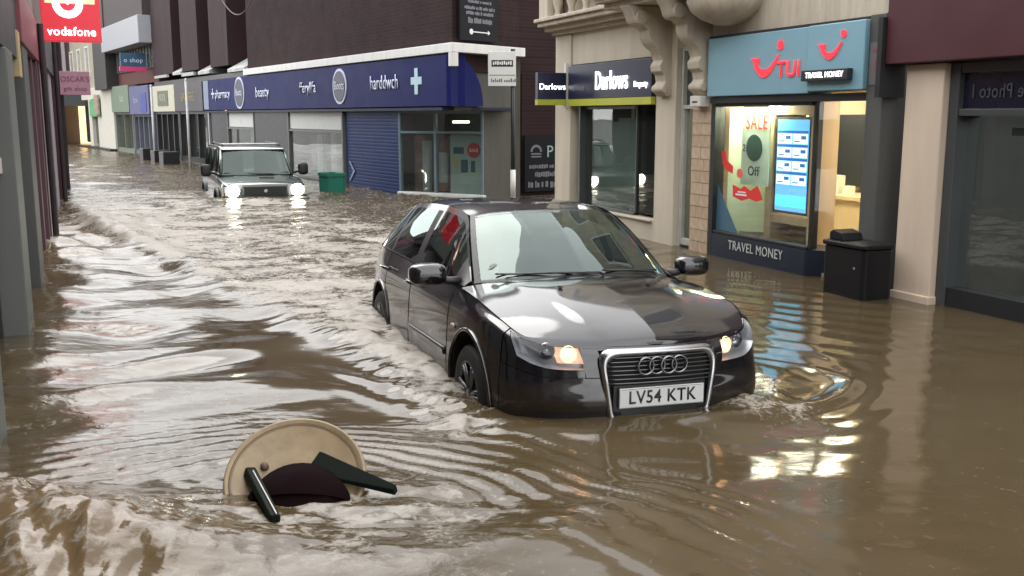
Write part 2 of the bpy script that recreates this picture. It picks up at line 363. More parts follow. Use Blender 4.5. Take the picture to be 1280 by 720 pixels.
    foam += boil * (.22 + .42 * n1 + .45 * pn(X * 22 + wx * 4, Y * 9, 62)) + tw * (.42 + .8 * pn(X * 5, Y * 8, 45) + .4 * pn(X * 15, Y * 22, 46))
    foam += side * (cy < 0) * (.5 + .8 * pn(X * 7, Y * 7, 47)) + fl * (.30 + .5 * pn(bowT * 4, bowD * 8, 60)) * (.4 + .6 * sstep(2.6, 3.4, bowT))
    foam += left * .25 * sstep(.15, .6, pn(A * 2.2 + wx, Lg * 4.4, 48)) 
    foam *= 1 - calm * .9 * (ring > 1)
    foam *= 1 - .9 * smooth_tongue
    return h, np.clip(foam, 0, 1), np.clip(calm + smooth_tongue + .45 * left + .25, 0, 1), boil + g1 * .8
def spaced(a, b, d0, g):
    o = [a]; d = d0
    while o[-1] < b: o.append(o[-1] + d); d *= g
    return o
def water_mesh():
    xs = np.array(sorted(set([-(5.2 + t) for t in spaced(0, 28, .026, 1.012)][1:])) + list(np.arange(-5.2, 4.4, .025)) + [4.5 + t for t in spaced(0, 6, .1, 1.2)])
    ys = np.array(sorted([3.1 - t for t in spaced(0, 14, .04, 1.12)][1:]) + list(np.arange(3.1, 9, .021)) + [9.01 + t for t in spaced(0, 60, .022, 1.0042)])
    X, Y = np.meshgrid(xs, ys, indexing='ij'); h, foam, calm, mud = water_height(X, Y)
    # level along the walls
    dR = (X - 3.68) * .925 + (Y - 9.43) * .38; h = h * (1 - .85 * sstep(-.5, -.05, dR)) - .25 * sstep(.0, .12, dR)*0
    nu, nv = X.shape
    co = np.stack([X, Y, WATER + h], 2).reshape(-1, 3)
    I = np.arange(nu * nv).reshape(nu, nv); F = np.stack([I[:-1, :-1], I[1:, :-1], I[1:, 1:], I[:-1, 1:]], 2).reshape(-1, 4)
    me = bpy.data.meshes.new('flood_water'); me.vertices.add(len(co)); me.vertices.foreach_set('co', co.ravel())
    me.loops.add(F.size); me.loops.foreach_set('vertex_index', F.ravel()); me.polygons.add(len(F))
    me.polygons.foreach_set('loop_start', np.arange(0, F.size, 4)); me.polygons.foreach_set('use_smooth', np.ones(len(F), bool)); me.update(); me.validate()
    for n_, a in (('foam', foam), ('calm', calm), ('mud', mud)):
        at = me.attributes.new(n_, 'FLOAT', 'POINT'); at.data.foreach_set('value', a.ravel().astype(np.float32))
    return me
def water_mat():
    m = bpy.data.materials.new('muddy_flood_water'); m.use_nodes = True; n = m.node_tree; b = n.nodes['Principled BSDF']; L = n.links.new
    def N(t, **k):
        x = n.nodes.new(t)
        for a, v in k.items(): setattr(x, a, v)
        return x
    fa = N('ShaderNodeAttribute', attribute_name='foam'); ca = N('ShaderNodeAttribute', attribute_name='calm'); mu = N('ShaderNodeAttribute', attribute_name='mud')
    t = N('ShaderNodeTexCoord')
    no = N('ShaderNodeTexNoise'); no.inputs['Scale'].default_value = 1.3; no.inputs['Detail'].default_value = 6; no.inputs['Distortion'].default_value = 1.2; L(t.outputs['Object'], no.inputs['Vector'])
    r1 = N('ShaderNodeMix', data_type='RGBA'); r1.inputs[6].default_value = (.054, .038, .019, 1); r1.inputs[7].default_value = (.082, .060, .032, 1); L(no.outputs[0], r1.inputs[0])
    r2 = N('ShaderNodeMix', data_type='RGBA'); r2.inputs[7].default_value = (.31, .28, .24, 1)
    # break the foam up with fine lace
    vo = N('ShaderNodeTexNoise'); vo.inputs['Scale'].default_value = 22; vo.inputs['Detail'].default_value = 8; vo.inputs['Distortion'].default_value = .8; L(t.outputs['Object'], vo.inputs['Vector'])
    ad = N('ShaderNodeMath', operation='MULTIPLY_ADD'); L(vo.outputs[0], ad.inputs[0]); ad.inputs[1].default_value = 2.0; ad.inputs[2].default_value = -.87
    a2 = N('ShaderNodeMath', operation='ADD'); L(ad.outputs[0], a2.inputs[0]); L(fa.outputs['Fac'], a2.inputs[1])
    mr = N('ShaderNodeMapRange', interpolation_type='SMOOTHSTEP'); mr.inputs[1].default_value = .35; mr.inputs[2].default_value = 1.15; L(a2.outputs[0], mr.inputs[0])
    L(mr.outputs[0], r2.inputs[0])
    r3 = N('ShaderNodeMix', data_type='RGBA'); r3.inputs[7].default_value = (.15, .098, .050, 1); L(r1.outputs[2], r3.inputs[6]); L(r3.outputs[2], r2.inputs[6])
    mm = N('ShaderNodeMath', operation='MULTIPLY'); mm.inputs[1].default_value = .85; mm.use_clamp = True; L(mu.outputs['Fac'], mm.inputs[0]); L(mm.outputs[0], r3.inputs[0])
    L(r2.outputs[2], b.inputs['Base Color'])
    ro = N('ShaderNodeMapRange'); rc = N('ShaderNodeMapRange'); rc.inputs[3].default_value = .15; rc.inputs[4].default_value = .09; L(ca.outputs['Fac'], rc.inputs[0]); L(rc.outputs[0], ro.inputs[3]); ro.inputs[4].default_value = .5; L(mr.outputs[0], ro.inputs[0]); L(ro.outputs[0], b.inputs['Roughness'])
    b.inputs['IOR'].default_value = 1.36
    # fine ripples
    w1 = N('ShaderNodeTexNoise'); w1.inputs['Scale'].default_value = 9; w1.inputs['Detail'].default_value = 6; w1.inputs['Distortion'].default_value = .5
    mp = N('ShaderNodeMapping'); mp.inputs['Rotation'].default_value = (0, 0, R(22)); mp.inputs['Scale'].default_value = (1, 1.7, 1); L(t.outputs['Object'], mp.inputs[0]); L(mp.outputs[0], w1.inputs['Vector'])
    st = N('ShaderNodeMapRange'); st.inputs[3].default_value = .55; st.inputs[4].default_value = .035; L(ca.outputs['Fac'], st.inputs[0])
    bp = N('ShaderNodeBump'); bp.inputs['Distance'].default_value = .02; L(st.outputs[0], bp.inputs['Strength']); L(w1.outputs[0], bp.inputs['Height'])
    L(bp.outputs[0], b.inputs['Normal'])
    return m
obj('flood_water', water_mesh(), water_mat(), kind='structure')
# ------------------------------------------------------------------ buildings: local x along the front, y out over the street
def ang(d): return math.atan2(d[1], d[0])
RA = ang((-.38, .925)); BA = ang((-.527, .85)); LA = ang((.388, -.92))
RO = (3.68, 9.43, 0); BO = (-2.46, 22.03, 0); LO = (-10.68, 24.02, 0)

def upper_window(t, x0, x1, z0, z1, y=0.0, fm=white, gm=None):
    fr = MB(); w = .07
    fr.box(x0, x1, y, y + .05, z0, z0 + w).box(x0, x1, y, y + .05, z1 - w, z1).box(x0, x0 + w, y + .001, y + .051, z0 + w, z1 - w).box(x1 - w, x1, y + .001, y + .051, z0 + w, z1 - w)
    f = obj('window_frame', fr, fm, t)
    obj('pane', bx(x0 + w, x1 - w, y - .02, y + .015, z0 + w, z1 - w), gm or mat('dark_pane', (.03, .035, .04), .08, var=0), f)
    return f

# ---- photo shop (right edge of the picture)
t = thing('photo_shop', 'dark shopfront under a plain maroon fascia at the right edge', 'shop', RO, RA)
obj('fascia', bx(-9, .17, -.3, .16, 2.50, 3.45), maroonpaint, t, bevel=.012)
obj('upper_wall', bx(-9, .2, -.6, .0, 3.46, 7.2), cream, t)
for k in range(4): upper_window(t, -1.9 - 2 * k, -.8 - 2 * k, 4.4, 6.2)
obj('pilaster', bx(-.45, .0, -.4, .05, .02, 2.495), pinkcream, t, bevel=.015)
obj('pilaster_foot', bx(-.47, .012, -.38, .075, .02, .40), pinkcream, t, bevel=.01)
obj('frame', MB().box(-.56, -.455, -.3, -.02, 0, 2.49).box(-9, -.565, -.3, -.03, 2.03, 2.09).box(-9, -.565, -.3, -.03, 2.40, 2.49).box(-3.4, -3.3, -.3, -.025, 0, 2.02).box(-6.4, -6.3, -.3, -.025, 0, 2.02), darkgrey, t, bevel=.006)
obj('transom_panel', bx(-9, -.57, -.12, -.075, 2.095, 2.395), mat('transom_blue_black', (.012, .013, .028), .25, var=.1), t)
for k, w in enumerate(('The Photo I',)):
    text('lettering', w, (-.66, -.07, 2.235), (1, 0, 0), UP, .17, mat('dull_lettering', (.07, .075, .09), .5, var=0), t, wide=.78, ext=-.003, align='RIGHT')
obj('window_pane', bx(-9, -.57, -.15, -.142, .5, 2.025), shopglass, t)
obj('shop_interior', MB().box(-9, -.5, -2.6, -2.5, .3, 2.5).box(-.56, -.5, -2.5, -.3, .3, 2.5).box(-9, -.5, -2.5, -.31, .3, .36), interior_dark, t)
obj('stall_riser', bx(-9, -.57, -.2, -.04, 0, .5), dark, t)
sh = obj('display_stand', MB().box(-1.55, -1.5, -1.2, -1.15, .36, 1.75).box(-1.05, -1.0, -1.2, -1.15, .36, 1.75).box(-1.5, -1.05, -1.2, -1.15, 1.65, 1.7).box(-2.3, -1.6, -1.25, -1.1, 1.2, 1.24).box(-1.32, -1.28, -1.19, -1.16, .9, 1.64), lightgrey, t)
obj('light_box', bx(-3.2, -.8, -.5, -.42, 1.86, 1.93), lightgrey, t)
ts = thing('edge_sign', 'narrow black edge of a sign with white letters beside the maroon fascia', 'sign', RO, RA)
obj('sign_panel', bx(.175, .235, -.1, .20, 2.2, 2.93), dark, ts)
text('lettering', 'T', (.17, .07, 2.74), (0, -1, 0), UP, .12, whiteink, ts); text('lettering', 'C', (.17, .07, 2.60), (0, -1, 0), UP, .12, whiteink, ts)

# ---- travel agency
t = thing('travel_agency', 'brightly lit travel shop with light blue fascia and red smile logo', 'shop', RO, RA)
sky_b = mat('light_blue_fascia', (.20, .37, .45), .45, var=.04, vs=2)
red = mat('red_logo', (.75, .025, .035), .4, var=0, emit=(1, .03, .05), es=.35)
woodc = mat('pale_wood', (.55, .40, .24), .5, var=.12, vs=3, streak=1)
cw = mat('warm_shop_wall', (.66, .58, .42), .6, var=.05)
obj('pillar', bx(.24, .46, -.5, .10, 0, 2.98), midgrey, t, bevel=.01)
p = obj('pillar_poster', bx(.27, .43, .102, .106, 2.32, 2.72), mat('faded_poster', (.14, .13, .135), .5, var=.1), t)
obj('poster_mark', MB().box(.31, .36, .107, .109, 2.44, 2.56).box(.33, .39, .107, .109, 2.62, 2.66), mat('faded_red', (.22, .06, .07), .5, var=0), p)
fa = obj('fascia', bx(1.31, 3.2, -.2, .11, 2.26, 2.94), sky_b, t, bevel=.012)
fb = obj('fascia', bx(.462, 1.30, -.2, .15, 2.28, 2.94), sky_b, t, bevel=.012)
obj('fascia_edge', MB().box(.462, 3.2, -.2, .06, 2.18, 2.255).box(.47, 3.21, -.2, .09, 2.945, 2.97), dark, t)
def smile(cx, cz, w, y, par):
    # a fat upward curve with a short serif at its left tip and a dot over the right one
    pts = []; up = []; lo = []
    for i in range(17):
        a = i / 16; x = -w / 2 + w * a; z = -.34 * w * math.sin(math.pi * min(1, a * .98)) ** .9 + .20 * w * a + .12 * w
        th = w * (.19 * (1 - abs(a - .42) * 1.15) + .03)
        up.append((cx - x, cz + z + th * .45)); lo.append((cx - x, cz + z - th * .55))
    m = MB()
    for i in range(16):
        m.prism([up[i], up[i + 1], lo[i + 1], lo[i]], y, y + .012, axis=1)
    m.prism([(cx + w * .66, cz + w * .27), (cx + w * .30, cz + w * .27), (cx + w * .34, cz + w * .06), (cx + w * .46, cz + w * .12)], y + .002, y + .014, axis=1)
    obj('logo', m, red, par)
    obj('logo_dot', MB().lathe([(0, .0), (w * .12, 0), (w * .12, .012), (0, .012)], (cx - w * .58, y, cz + w * .56), axis=1, n=20), red, par)
smile(2.04, 2.55, .42, .112, fa)
text('lettering', 'TUI', (1.64, .113, 2.52), WR, UP, .24, red, fa, wide=1.0, ext=.01, bold=.012)
smile(.93, 2.66, .30, .152, fb)
sb = obj('box_sign', bx(.60, 1.30, .152, .22, 2.38, 2.49), dark, t, bevel=.006)
text('lettering', 'TRAVEL MONEY', (.94, .222, 2.435), WR, UP, .078, whitelit, sb, wide=.95)
# shopfront
obj('frame', MB().box(3.12, 3.2, -.12, .03, .3, 2.17).box(1.30, 1.335, -.1, .0, .62, 2.175).box(1.34, 3.115, -.1, .02, .615, .645).box(1.34, 3.115, -.1, .02, 2.14, 2.178), dark, t, bevel=.004)
obj('window_pane', bx(1.335, 3.12, -.045, -.037, .645, 2.14), clearglass, t)
obj('window_pane', MB().prism([(1.30, -.04), (1.02, -.50), (1.012, -.495), (1.29, -.035)], .62, 2.17, axis=2), clearglass, t)
rs = obj('stall_riser', MB().prism([(3.115, -.1), (3.115, .03), (1.33, .035), (1.30, .02), (1.0, -.47), (1.05, -.55)][::-1], .0, .61, axis=2), mat('navy_riser', (.015, .022, .04), .35, var=.1), t)
text('lettering', 'TRAVEL MONEY', (2.22, .036, .50), WR, UP, .155, mat('riser_lettering', (.5, .52, .5), .5, var=0), rs, wide=.88)
obj('door_jamb', MB().box(.47, .52, -.6, .0, .3, 2.18).box(.98, 1.02, -.62, -.50, .3, 2.18), lightgrey, t)
# inside
obj('floor', bx(.46, 4.0, -4.5, -.11, .2, .37), mat('shop_floor', (.35, .28, .2), .35, var=.1), t)
obj('interior_wall', MB().box(.3, 5.8, -4.6, -4.5, .3, 2.5).box(5.7, 5.8, -4.5, -.3, .3, 2.5).box(.3, .36, -4.5, -.51, .3, 2.5), cw, t)
obj('ceiling', bx(.3, 5.8, -4.5, -.21, 2.36, 2.42), cw, t)
lit = mat('ceiling_lamp', (.9, .9, .9), .5, var=0, emit=(1, .93, .74), es=20)
for (a, b) in ((2.2, -.75), (3.6, -1.4), (1.2, -1.5), (2.6, -2.6)):
    obj('ceiling_lamp', bx(a - .28, a + .28, b - .28, b + .28, 2.335, 2.357), lit, t)
obj('poster_fill_light', bx(2.3, 2.95, -.30, -.09, 2.15, 2.17), lit, t)  # added glowing slab that brightens the sale poster, not a shop fitting
# green-white window backing with sale print
gb = obj('display_panel', MB().prism([(3.09, -.16), (2.62, -.62), (2.22, -.60), (2.22, -.64), (2.64, -.66), (3.11, -.19)], .63, 2.13, axis=2), mat('pale_green_print', (.72, .88, .62), .5, var=.12, vs=1.5), t)
ob1 = obj('poster', bx(2.08, 2.62, -.075, -.065, 1.22, 2.12), mat('sale_poster_green', (.70, .90, .70), .5, var=.1), t)
text('lettering', 'SALE', (2.33, -.063, 1.95), WR, UP, .24, mat('sale_red', (.75, .12, .05), .5, var=0), ob1, wide=.8)
ob1.location = (.27, -.14, 0)
obj('bauble', MB().lathe([(0, 0), (.15, 0), (.155, .008), (0, .012)], (2.36, -.062, 1.66), axis=1, n=24), mat('dark_green', (.02, .09, .06), .4, var=0), ob1)
text('lettering', 'Off', (2.36, -.061, 1.38), WR, UP, .16, mat('dark_green', (.02, .09, .06)), ob1)
text('lettering', '2', (2.56, -.063, 1.65), WR, UP, .12, ink, ob1)
redp = mat('red_window_decal', (.72, .035, .03), .45, var=0)
dc = obj('window_decal', MB().prism([(3.05, 1.60), (2.97, 1.62), (2.93, 1.50), (2.80, 1.44), (2.80, 1.35), (2.93, 1.38), (3.01, 1.46)], -.03, -.027, axis=1), redp, t)
obj('decal_dot', MB().lathe([(0, 0), (.055, 0), (.055, .004), (0, .004)], (2.66, -.03, 1.36), axis=1, n=20), mat('red_spot', (.8, .12, .1), .5, var=0), dc)
d2 = obj('window_decal', MB().prism([(2.78, 1.08), (2.79, 1.22), (2.62, 1.18), (2.56, 1.22), (2.43, 1.17), (2.30, 1.24), (2.24, 1.17), (2.20, 1.08), (2.32, 1.05), (2.45, 1.08), (2.6, 1.04)], -.03, -.027, axis=1), redp, t)
obj('decal_lettering', MB().box(2.5, 2.72, -.026, -.023, 1.10, 1.12).box(2.52, 2.68, -.026, -.023, 1.135, 1.15), whiteink, d2)
obj('blue_sticker', MB().prism([(3.11, .65), (3.11, 1.20), (2.66, .65)], -.032, -.028, axis=1), mat('blue_grey_sticker', (.06, .14, .2), .5, var=.1), t)
# screen unit
obj('screen_surround', MB().box(2.40, 2.52, -.62, -.30, .37, 2.2).box(1.66, 1.74, -.62, -.30, .37, 2.2).box(1.74, 2.40, -.62, -.31, .80, .90).box(1.74, 2.40, -.62, -.32, 2.04, 2.2).box(1.74, 2.40, -.60, -.58, .37, .8).box(1.74, 2.40, -.62, -.305, .37, .45), woodc, t, bevel=.005)
sc = obj('screen', bx(1.76, 2.38, -.42, -.32, .92, 2.02), dark, t)
se = mat('screen_blue', (.1, .4, .6), .3, var=0, emit=(.10, .30, .60), es=.55)
sw = mat('screen_card', (.6, .8, .9), .3, var=0, emit=(.55, .75, .95), es=.75)
si = mat('screen_ink', (.02, .08, .2), .3, var=0, emit=(.02, .10, .35), es=.5)
obj('screen_image', bx(1.79, 2.35, -.319, -.316, .95, 1.99), se, sc)
cards = MB(); inks = MB()
for r_ in range(4):
    for c_ in range(2):
        x0 = 1.81 + c_ * .275; z0 = 1.72 - r_ * .155
        cards.box(x0, x0 + .25, -.315, -.313, z0, z0 + .11); inks.box(x0 + .02, x0 + .11, -.312, -.310, z0 + .05, z0 + .09); inks.box(x0 + .13, x0 + .23, -.312, -.310, z0 + .02, z0 + .035)
    inks.box(1.8, 2.34, -.3145, -.3135, z0 + .118, z0 + .145)
obj('screen_cards', cards, sw, sc); obj('screen_writing', inks, si, sc)
obj('screen_banner', bx(1.80, 2.34, -.315, -.313, 1.0, 1.13), mat('screen_cyan', (.1, .6, .7), .3, var=0, emit=(.05, .5, .65), es=.7), sc)
obj('partition', MB().box(1.05, 1.13, -1.3, -.62, .37, 2.3), woodc, t)
obj('wall_screen', bx(2.6, 3.55, -2.1, -2.04, 1.12, 2.05), dark, t)
obj('counter', MB().box(2.3, 3.7, -2.05, -1.6, .37, 1.0).box(2.25, 3.75, -2.1, -1.55, 1.0, 1.05), woodc, t, bevel=.006)
obj('till', MB().box(2.95, 3.2, -1.85, -1.75, 1.051, 1.28).box(2.7, 2.82, -1.8, -1.7, 1.051, 1.16), mat('beige_plastic', (.55, .5, .4), .5), t)
obj('back_panel', bx(2.2, 3.9, -2.18, -2.12, .37, 2.3), woodc, t)

# ---- stone building above (oriel, corbels, door) between the travel shop and the estate agent
t = thing('stone_building', 'cream stone building with scrolled brackets carrying a bay above a narrow door', 'building', RO, RA)
obj('upper_wall', MB().box(.24, 4.1, -.5, .0, 2.98, 7.2).box(4.1, 7.74, -.5, .0, 3.56, 7.2), cream2, t)
for k in range(3): upper_window(t, .8 + 2.3 * k, 2.0 + 2.3 * k, 4.6, 6.6)
bay = MB()
for (z0, z1, d, e) in ((3.42, 3.50, .60, .0), (3.50, 3.58, .72, .05), (3.58, 3.68, .82, .08), (3.68, 5.0, .72, .02)):
    bay.box(2.7 - e, 5.0 + e, .001, d, z0, z1)
obj('bay', bay, cream2, t, bevel=.015)
for s0 in (3.28, 4.18):
    prof = [(0, 2.30), (.07, 2.28), (.13, 2.33), (.14, 2.42), (.10, 2.47), (.12, 2.56), (.18, 2.60), (.19, 2.68), (.15, 2.74), (.20, 2.86), (.30, 2.93), (.36, 3.03), (.37, 3.12), (.46, 3.18), (.56, 3.24), (.60, 3.33), (.66, 3.41), (0, 3.415)]
    o = obj('corbel', MB().prism([(y + .002, z) for y, z in prof], s0, s0 + .26, axis=0), cream2, t, bevel=.012)
    obj('corbel_scroll', MB().lathe([(0, 0), (.085, 0), (.095, .02), (.095, .28), (.085, .30), (0, .30)], (s0 - .02, .47, 3.27), axis=0, n=16), cream2, o)
    obj('corbel_scroll', MB().lathe([(0, 0), (.05, 0), (.055, .02), (.055, .28), (0, .30)], (s0 - .02, .11, 2.38), axis=0, n=14), cream2, o, smooth=False)
obj('bowl_soffit', MB().lathe([(0.0, 3.06), (.14, 3.07), (.30, 3.13), (.42, 3.22), (.47, 3.32), (.47, 3.40), (.52, 3.42), (.54, 3.50), (0, 3.50)], (2.75, .16, 0), axis=2, n=36), cream2, t, smooth=True)
pl = obj('tiled_pilaster', bx(3.22, 3.64, -.45, .0, 0, 2.28), mortar, t)
zz = .02; row = 0
me_cache = {}
while zz < 2.26:
    hh = .148; off = 0 if row % 2 else .14
    cuts = [3.222] + ([3.36, 3.50] if row % 2 else [3.43]) + [3.638]
    for a, b in zip(cuts[:-1], cuts[1:]):
        key = (round(b - a, 3), row % 3)
        if key not in me_cache:
            q = obj('tile', bx(.003, b - a - .003, 0, .022, .003, hh - .004), tile_m[row % 3], pl); me_cache[key] = q
        else:
            q = me_cache[key].copy(); COL.objects.link(q)
        q.location = (a, random.uniform(-.002, .002), zz)
    zz += hh; row += 1
# end face tiles of the pilaster that turn to the camera
ab = obj('alarm_box', bx(3.27, 3.5, .0, .16, 2.14, 2.275), mat('off_white_plastic', (.62, .6, .54), .5), t, bevel=.012)
obj('vent_mark', bx(3.33, 3.44, .161, .163, 2.19, 2.21), ink, ab)
obj('pier', bx(4.06, 4.56, -.4, .02, 0, 3.41), cream, t, bevel=.012)
obj('door_frame', MB().box(3.65, 3.69, -.16, -.06, 0, 2.9).box(4.01, 4.055, -.16, -.06, 0, 2.9).box(3.69, 4.01, -.16, -.065, 2.12, 2.17).box(3.69, 4.01, -.16, -.065, 2.85, 2.9).box(3.69, 3.715, -.15, -.07, .36, 2.12).box(3.985, 4.01, -.15, -.07, .36, 2.12).box(3.715, 3.985, -.15, -.07, .36, .44), mat('weathered_white_frame', (.5, .5, .47), .5), t, bevel=.004)
dr = obj('door', bx(3.715, 3.985, -.13, -.12, .44, 2.12), shopglass, t)
obj('letter_plate', bx(3.74, 3.82, -.12, -.10, 1.1, 1.26), white, dr)
obj('handle', MB().tube((3.75, -.09, .95), (3.75, -.09, 1.35), .012), alu, dr)
obj('transom_panel', bx(3.69, 4.01, -.14, -.12, 2.17, 2.85), darkgrey, t)
obj('hallway', MB().box(3.6, 4.1, -1.6, -1.5, 0, 2.9).box(3.6, 3.64, -1.5, -.46, 0, 2.9).box(4.062, 4.1, -1.5, -.41, 0, 2.9), interior_dark, t)

# ---- estate agent
t = thing('estate_agent_shop', 'cream estate agent shop with navy and lime fascia behind the black car', 'shop', RO, RA)
obj('side_wall', bx(7.35, 7.74, -7, .0, 0, 7.2), cream, t)
obj('pilaster', bx(7.19, 7.76, -.3, .03, 0, 3.30), cream, t, bevel=.015)
obj('front_wall', bx(4.565, 7.185, -.3, .0, 2.82, 3.30), cream, t)
f = obj('fascia', bx(4.58, 7.17, -.2, .08, 2.29, 2.80), mat('ink_navy', (.016, .018, .045), .3, var=.06), t, bevel=.008)
obj('lime_strip', bx(4.58, 7.17, -.2, .085, 2.185, 2.286), mat('lime_strip', (.42, .44, .05), .45, var=.08), t)
text('lettering', 'Darlows', (5.72, .082, 2.53), WR, UP, .38, whitelit, f, wide=.72, ext=.01, bold=.008)
text('lettering', 'Property', (4.86, .082, 2.46), WR, UP, .11, whitelit, f, wide=.85, ext=.01)
text('lettering', 'peterlarge', (6.78, .082, 2.46), WR, UP, .11, mat('dim_lettering', (.2, .2, .28), .5, var=0), f, wide=.8, ext=.006)
obj('frame', MB().box(6.93, 6.985, -.18, -.02, .62, 2.18).box(5.27, 5.30, -.18, -.10, .66, 2.18).box(4.58, 4.62, -.2, -.03, .66, 2.18).box(5.305, 6.925, -.18, -.09, .62, .66).box(5.305, 6.925, -.18, -.09, 2.13, 2.175), darkgrey, t, bevel=.004)
obj('window_pane', bx(5.30, 6.93, -.14, -.13, .66, 2.13), shopglass, t)
obj('window_pane', bx(4.62, 5.27, -.14, -.13, .66, 2.175), glass('smoked_pane', (.35, .38, .38)), t)
obj('stall_riser', MB().prism([(7.185, -.25), (7.185, .0), (5.3, .02), (4.565, .0), (4.565, -.25)][::-1], 0, .615, axis=2), cream, t)
obj('window_sill', bx(4.57, 7.183, -.2, .045, .617, .655)if False else bx(4.63, 6.92, -.2, .045, .60, .618), cream, t)
obj('shop_interior', MB().box(4.6, 7.3, -2.4, -2.3, .4, 2.5).box(4.58, 4.6, -2.3, -.31, .4, 2.5).box(7.25, 7.3, -2.3, -.31, .4, 2.5).box(4.6, 7.25, -2.3, -.2, .36, .4).box(4.6, 7.25, -2.3, -.2, 2.5, 2.55), mat('teal_interior', (.10, .15, .145), .7, var=.3, vs=2), t)
for (a, z, w, h_) in ((6.6, 1.9, .5, .14), (5.9, 1.9, .55, .1)):
    obj('display_card', bx(a - w / 2, a + w / 2, -.30, -.29, z, z + h_), mat('pale_card', (.4, .42, .4), .5), t)
co = MB()
for (z0, z1, d, e) in ((3.302, 3.36, .10, 0), (3.36, 3.43, .20, .06), (3.43, 3.50, .31, .10), (3.50, 3.555, .36, .14)):
    co.box(4.70, 7.76 + e, -.2, d, z0, z1)
obj('cornice', co, cream2, t, bevel=.012)
for k in range(6):
    a = 4.9 + k * .5; obj('baluster', MB().lathe([(.055, 3.56), (.06, 3.60), (.04, 3.64), (.085, 3.78), (.07, 3.90), (.045, 3.98), (.06, 4.02), (.06, 4.05)], (a, .16, 0), axis=2, n=14), cream2, t, smooth=True)
obj('parapet', MB().box(4.72, 7.8, .04, .28, 4.05, 4.16).box(7.5, 7.82, .02, .30, 3.556, 4.049), cream2, t, bevel=.01)
t = thing('hanging_sign', 'small navy and lime projecting sign left of the cream estate agent', 'sign', RO, RA)
a = obj('sign_box', bx(7.26, 7.36, .07, .56, 2.29, 2.70), mat('ink_navy'), t, bevel=.006); obj('lime_strip', bx(7.255, 7.365, .07, .56, 2.20, 2.287), mat('lime_strip'), t)
text('lettering', 'Darlows', (7.258, .31, 2.48), (0, -1, 0), UP, .13, whitelit, a, wide=.95)
obj('bracket', MB().box(7.28, 7.34, .031, .068, 2.15, 2.85), white, t)

obj('window_tone_panel', bx(4.66, 6.9, -.24, -.23, .67, 1.95), mat('teal_tone_panel', (.10, .145, .135), .5, var=.35, vs=1.5), t)  # added flat panel; its teal brightens the window and masks reflections
# ---- chemist: long blue fascia, corner
t = thing('chemist_shop', 'maroon corner building with long navy bilingual chemist fascia and white ledge', 'shop', BO, BA)
K = (-2.46, 0)                                     # the corner, in local coordinates
def loc(X, Y):
    dx, dy = X - BO[0], Y - BO[1]; c, s_ = math.cos(-BA), math.sin(-BA); return (dx * c - dy * s_, dx * s_ + dy * c)
M1 = loc(.15, 21.6); Q = loc(4.6, 24.6); G1 = loc(-.59, 20.95); G2 = loc(.0, 21.5)
obj('upper_wall', MB().prism([(10.5, .0), (K[0], .0), M1, Q, (10.5, -8)], 2.9, 7.8, axis=2), maroonwall, t)
obj('side_wall', MB().prism([(M1[0] - .02, M1[1] - .05), Q, (Q[0] + 1, Q[1] - 1), (M1[0] + 1, M1[1] - .6)], 0, 2.9, axis=2), maroonwall, t)
led = MB().prism([(10.5, -.2), (10.5, .16), (K[0] - .30, .16), (M1[0] - .32, M1[1] + .05), (M1[0] + .1, M1[1] - .1), (K[0] + .15, -.2)], 3.24, 3.42, axis=2)
obj('ledge', led, white, t, bevel=.012)
f = obj('fascia', bx(-2.53, 15.15, -.25, .12, 2.22, 3.22), navy, t, bevel=.01)
P0 = (-2.60, .115); u = np.array((M1[0] - K[0], M1[1] - K[1])); Lu = np.linalg.norm(u); u = u / Lu; nu_ = np.array([-u[1], u[0]]); 
m = MB(); poly = []
W_ = .98
for i in range(13):
    a = math.pi / 2 * i / 12; poly.append((W_ * math.sin(a), 2.22 + 1.0 * math.cos(a)))
poly.append((0, 2.22)); nP = len(poly)
fr_ = [(P0[0] + u[0] * q, P0[1] + u[1] * q, z) for q, z in poly]; bk = [(x + .12, y + .03, z) for x, y, z in fr_]
m.add(fr_ + bk, [tuple(range(nP)), tuple(range(nP, 2 * nP))[::-1]] + [(i, (i + 1) % nP, nP + (i + 1) % nP, nP + i) for i in range(nP)])
obj('fascia_end', m, navy, f)
obj('fascia_bracket', bx(-2.74, -2.62, .02, .17, 2.98, 3.238), white, t)
wl = mat('pale_blue_lettering', (.62, .66, .80), .5, var=0)
text('lettering', 'harddwch', (.45, .122, 2.74), WR, UP, .44, wl, f, wide=.78, ext=.012, bold=.008)
text('lettering', 'fferyllfa', (5.15, .122, 2.74), WR, UP, .40, wl, f, wide=.9, ext=.012, bold=.008)
text('lettering', 'beauty', (8.85, .122, 2.70), WR, UP, .42, wl, f, wide=1.0, ext=.012, bold=.008)
text('lettering', 'pharmacy', (12.9, .122, 2.72), WR, UP, .40, wl, f, wide=1.0, ext=.012, bold=.008)
for (cx_, r_) in ((2.98, .36), (11.05, .42)):
    e = obj('logo_oval', MB().lathe([(0, 0), (r_ + .06, 0), (r_ + .06, .02), (0, .02)], (cx_, .121, 2.73), axis=1, n=36), wl, f); 
    obj('logo_field', MB().lathe([(0, 0), (r_, 0), (r_, .01), (0, .01)], (cx_, .142, 2.73), axis=1, n=36), mat('navy_logo', (.01, .015, .05), .4, var=0), e)
    text('lettering', 'Boots', (cx_, .154, 2.74), WR, (math.sin(R(-14)) * -1, 0, 1), .30, wl, e, wide=.82, ext=.008, shear=.3)
obj('green_cross', MB().box(-1.21, -1.07, .122, .14, 2.47, 3.0).box(-1.38, -.90, .122, .138, 2.67, 2.82), mat('pale_cross', (.42, .62, .68), .4, var=0), f)
obj('fascia_cap', bx(14.55, 15.14, .122, .135, 2.25, 3.2), mat('pale_blue_panel', (.2, .25, .36), .5), f)
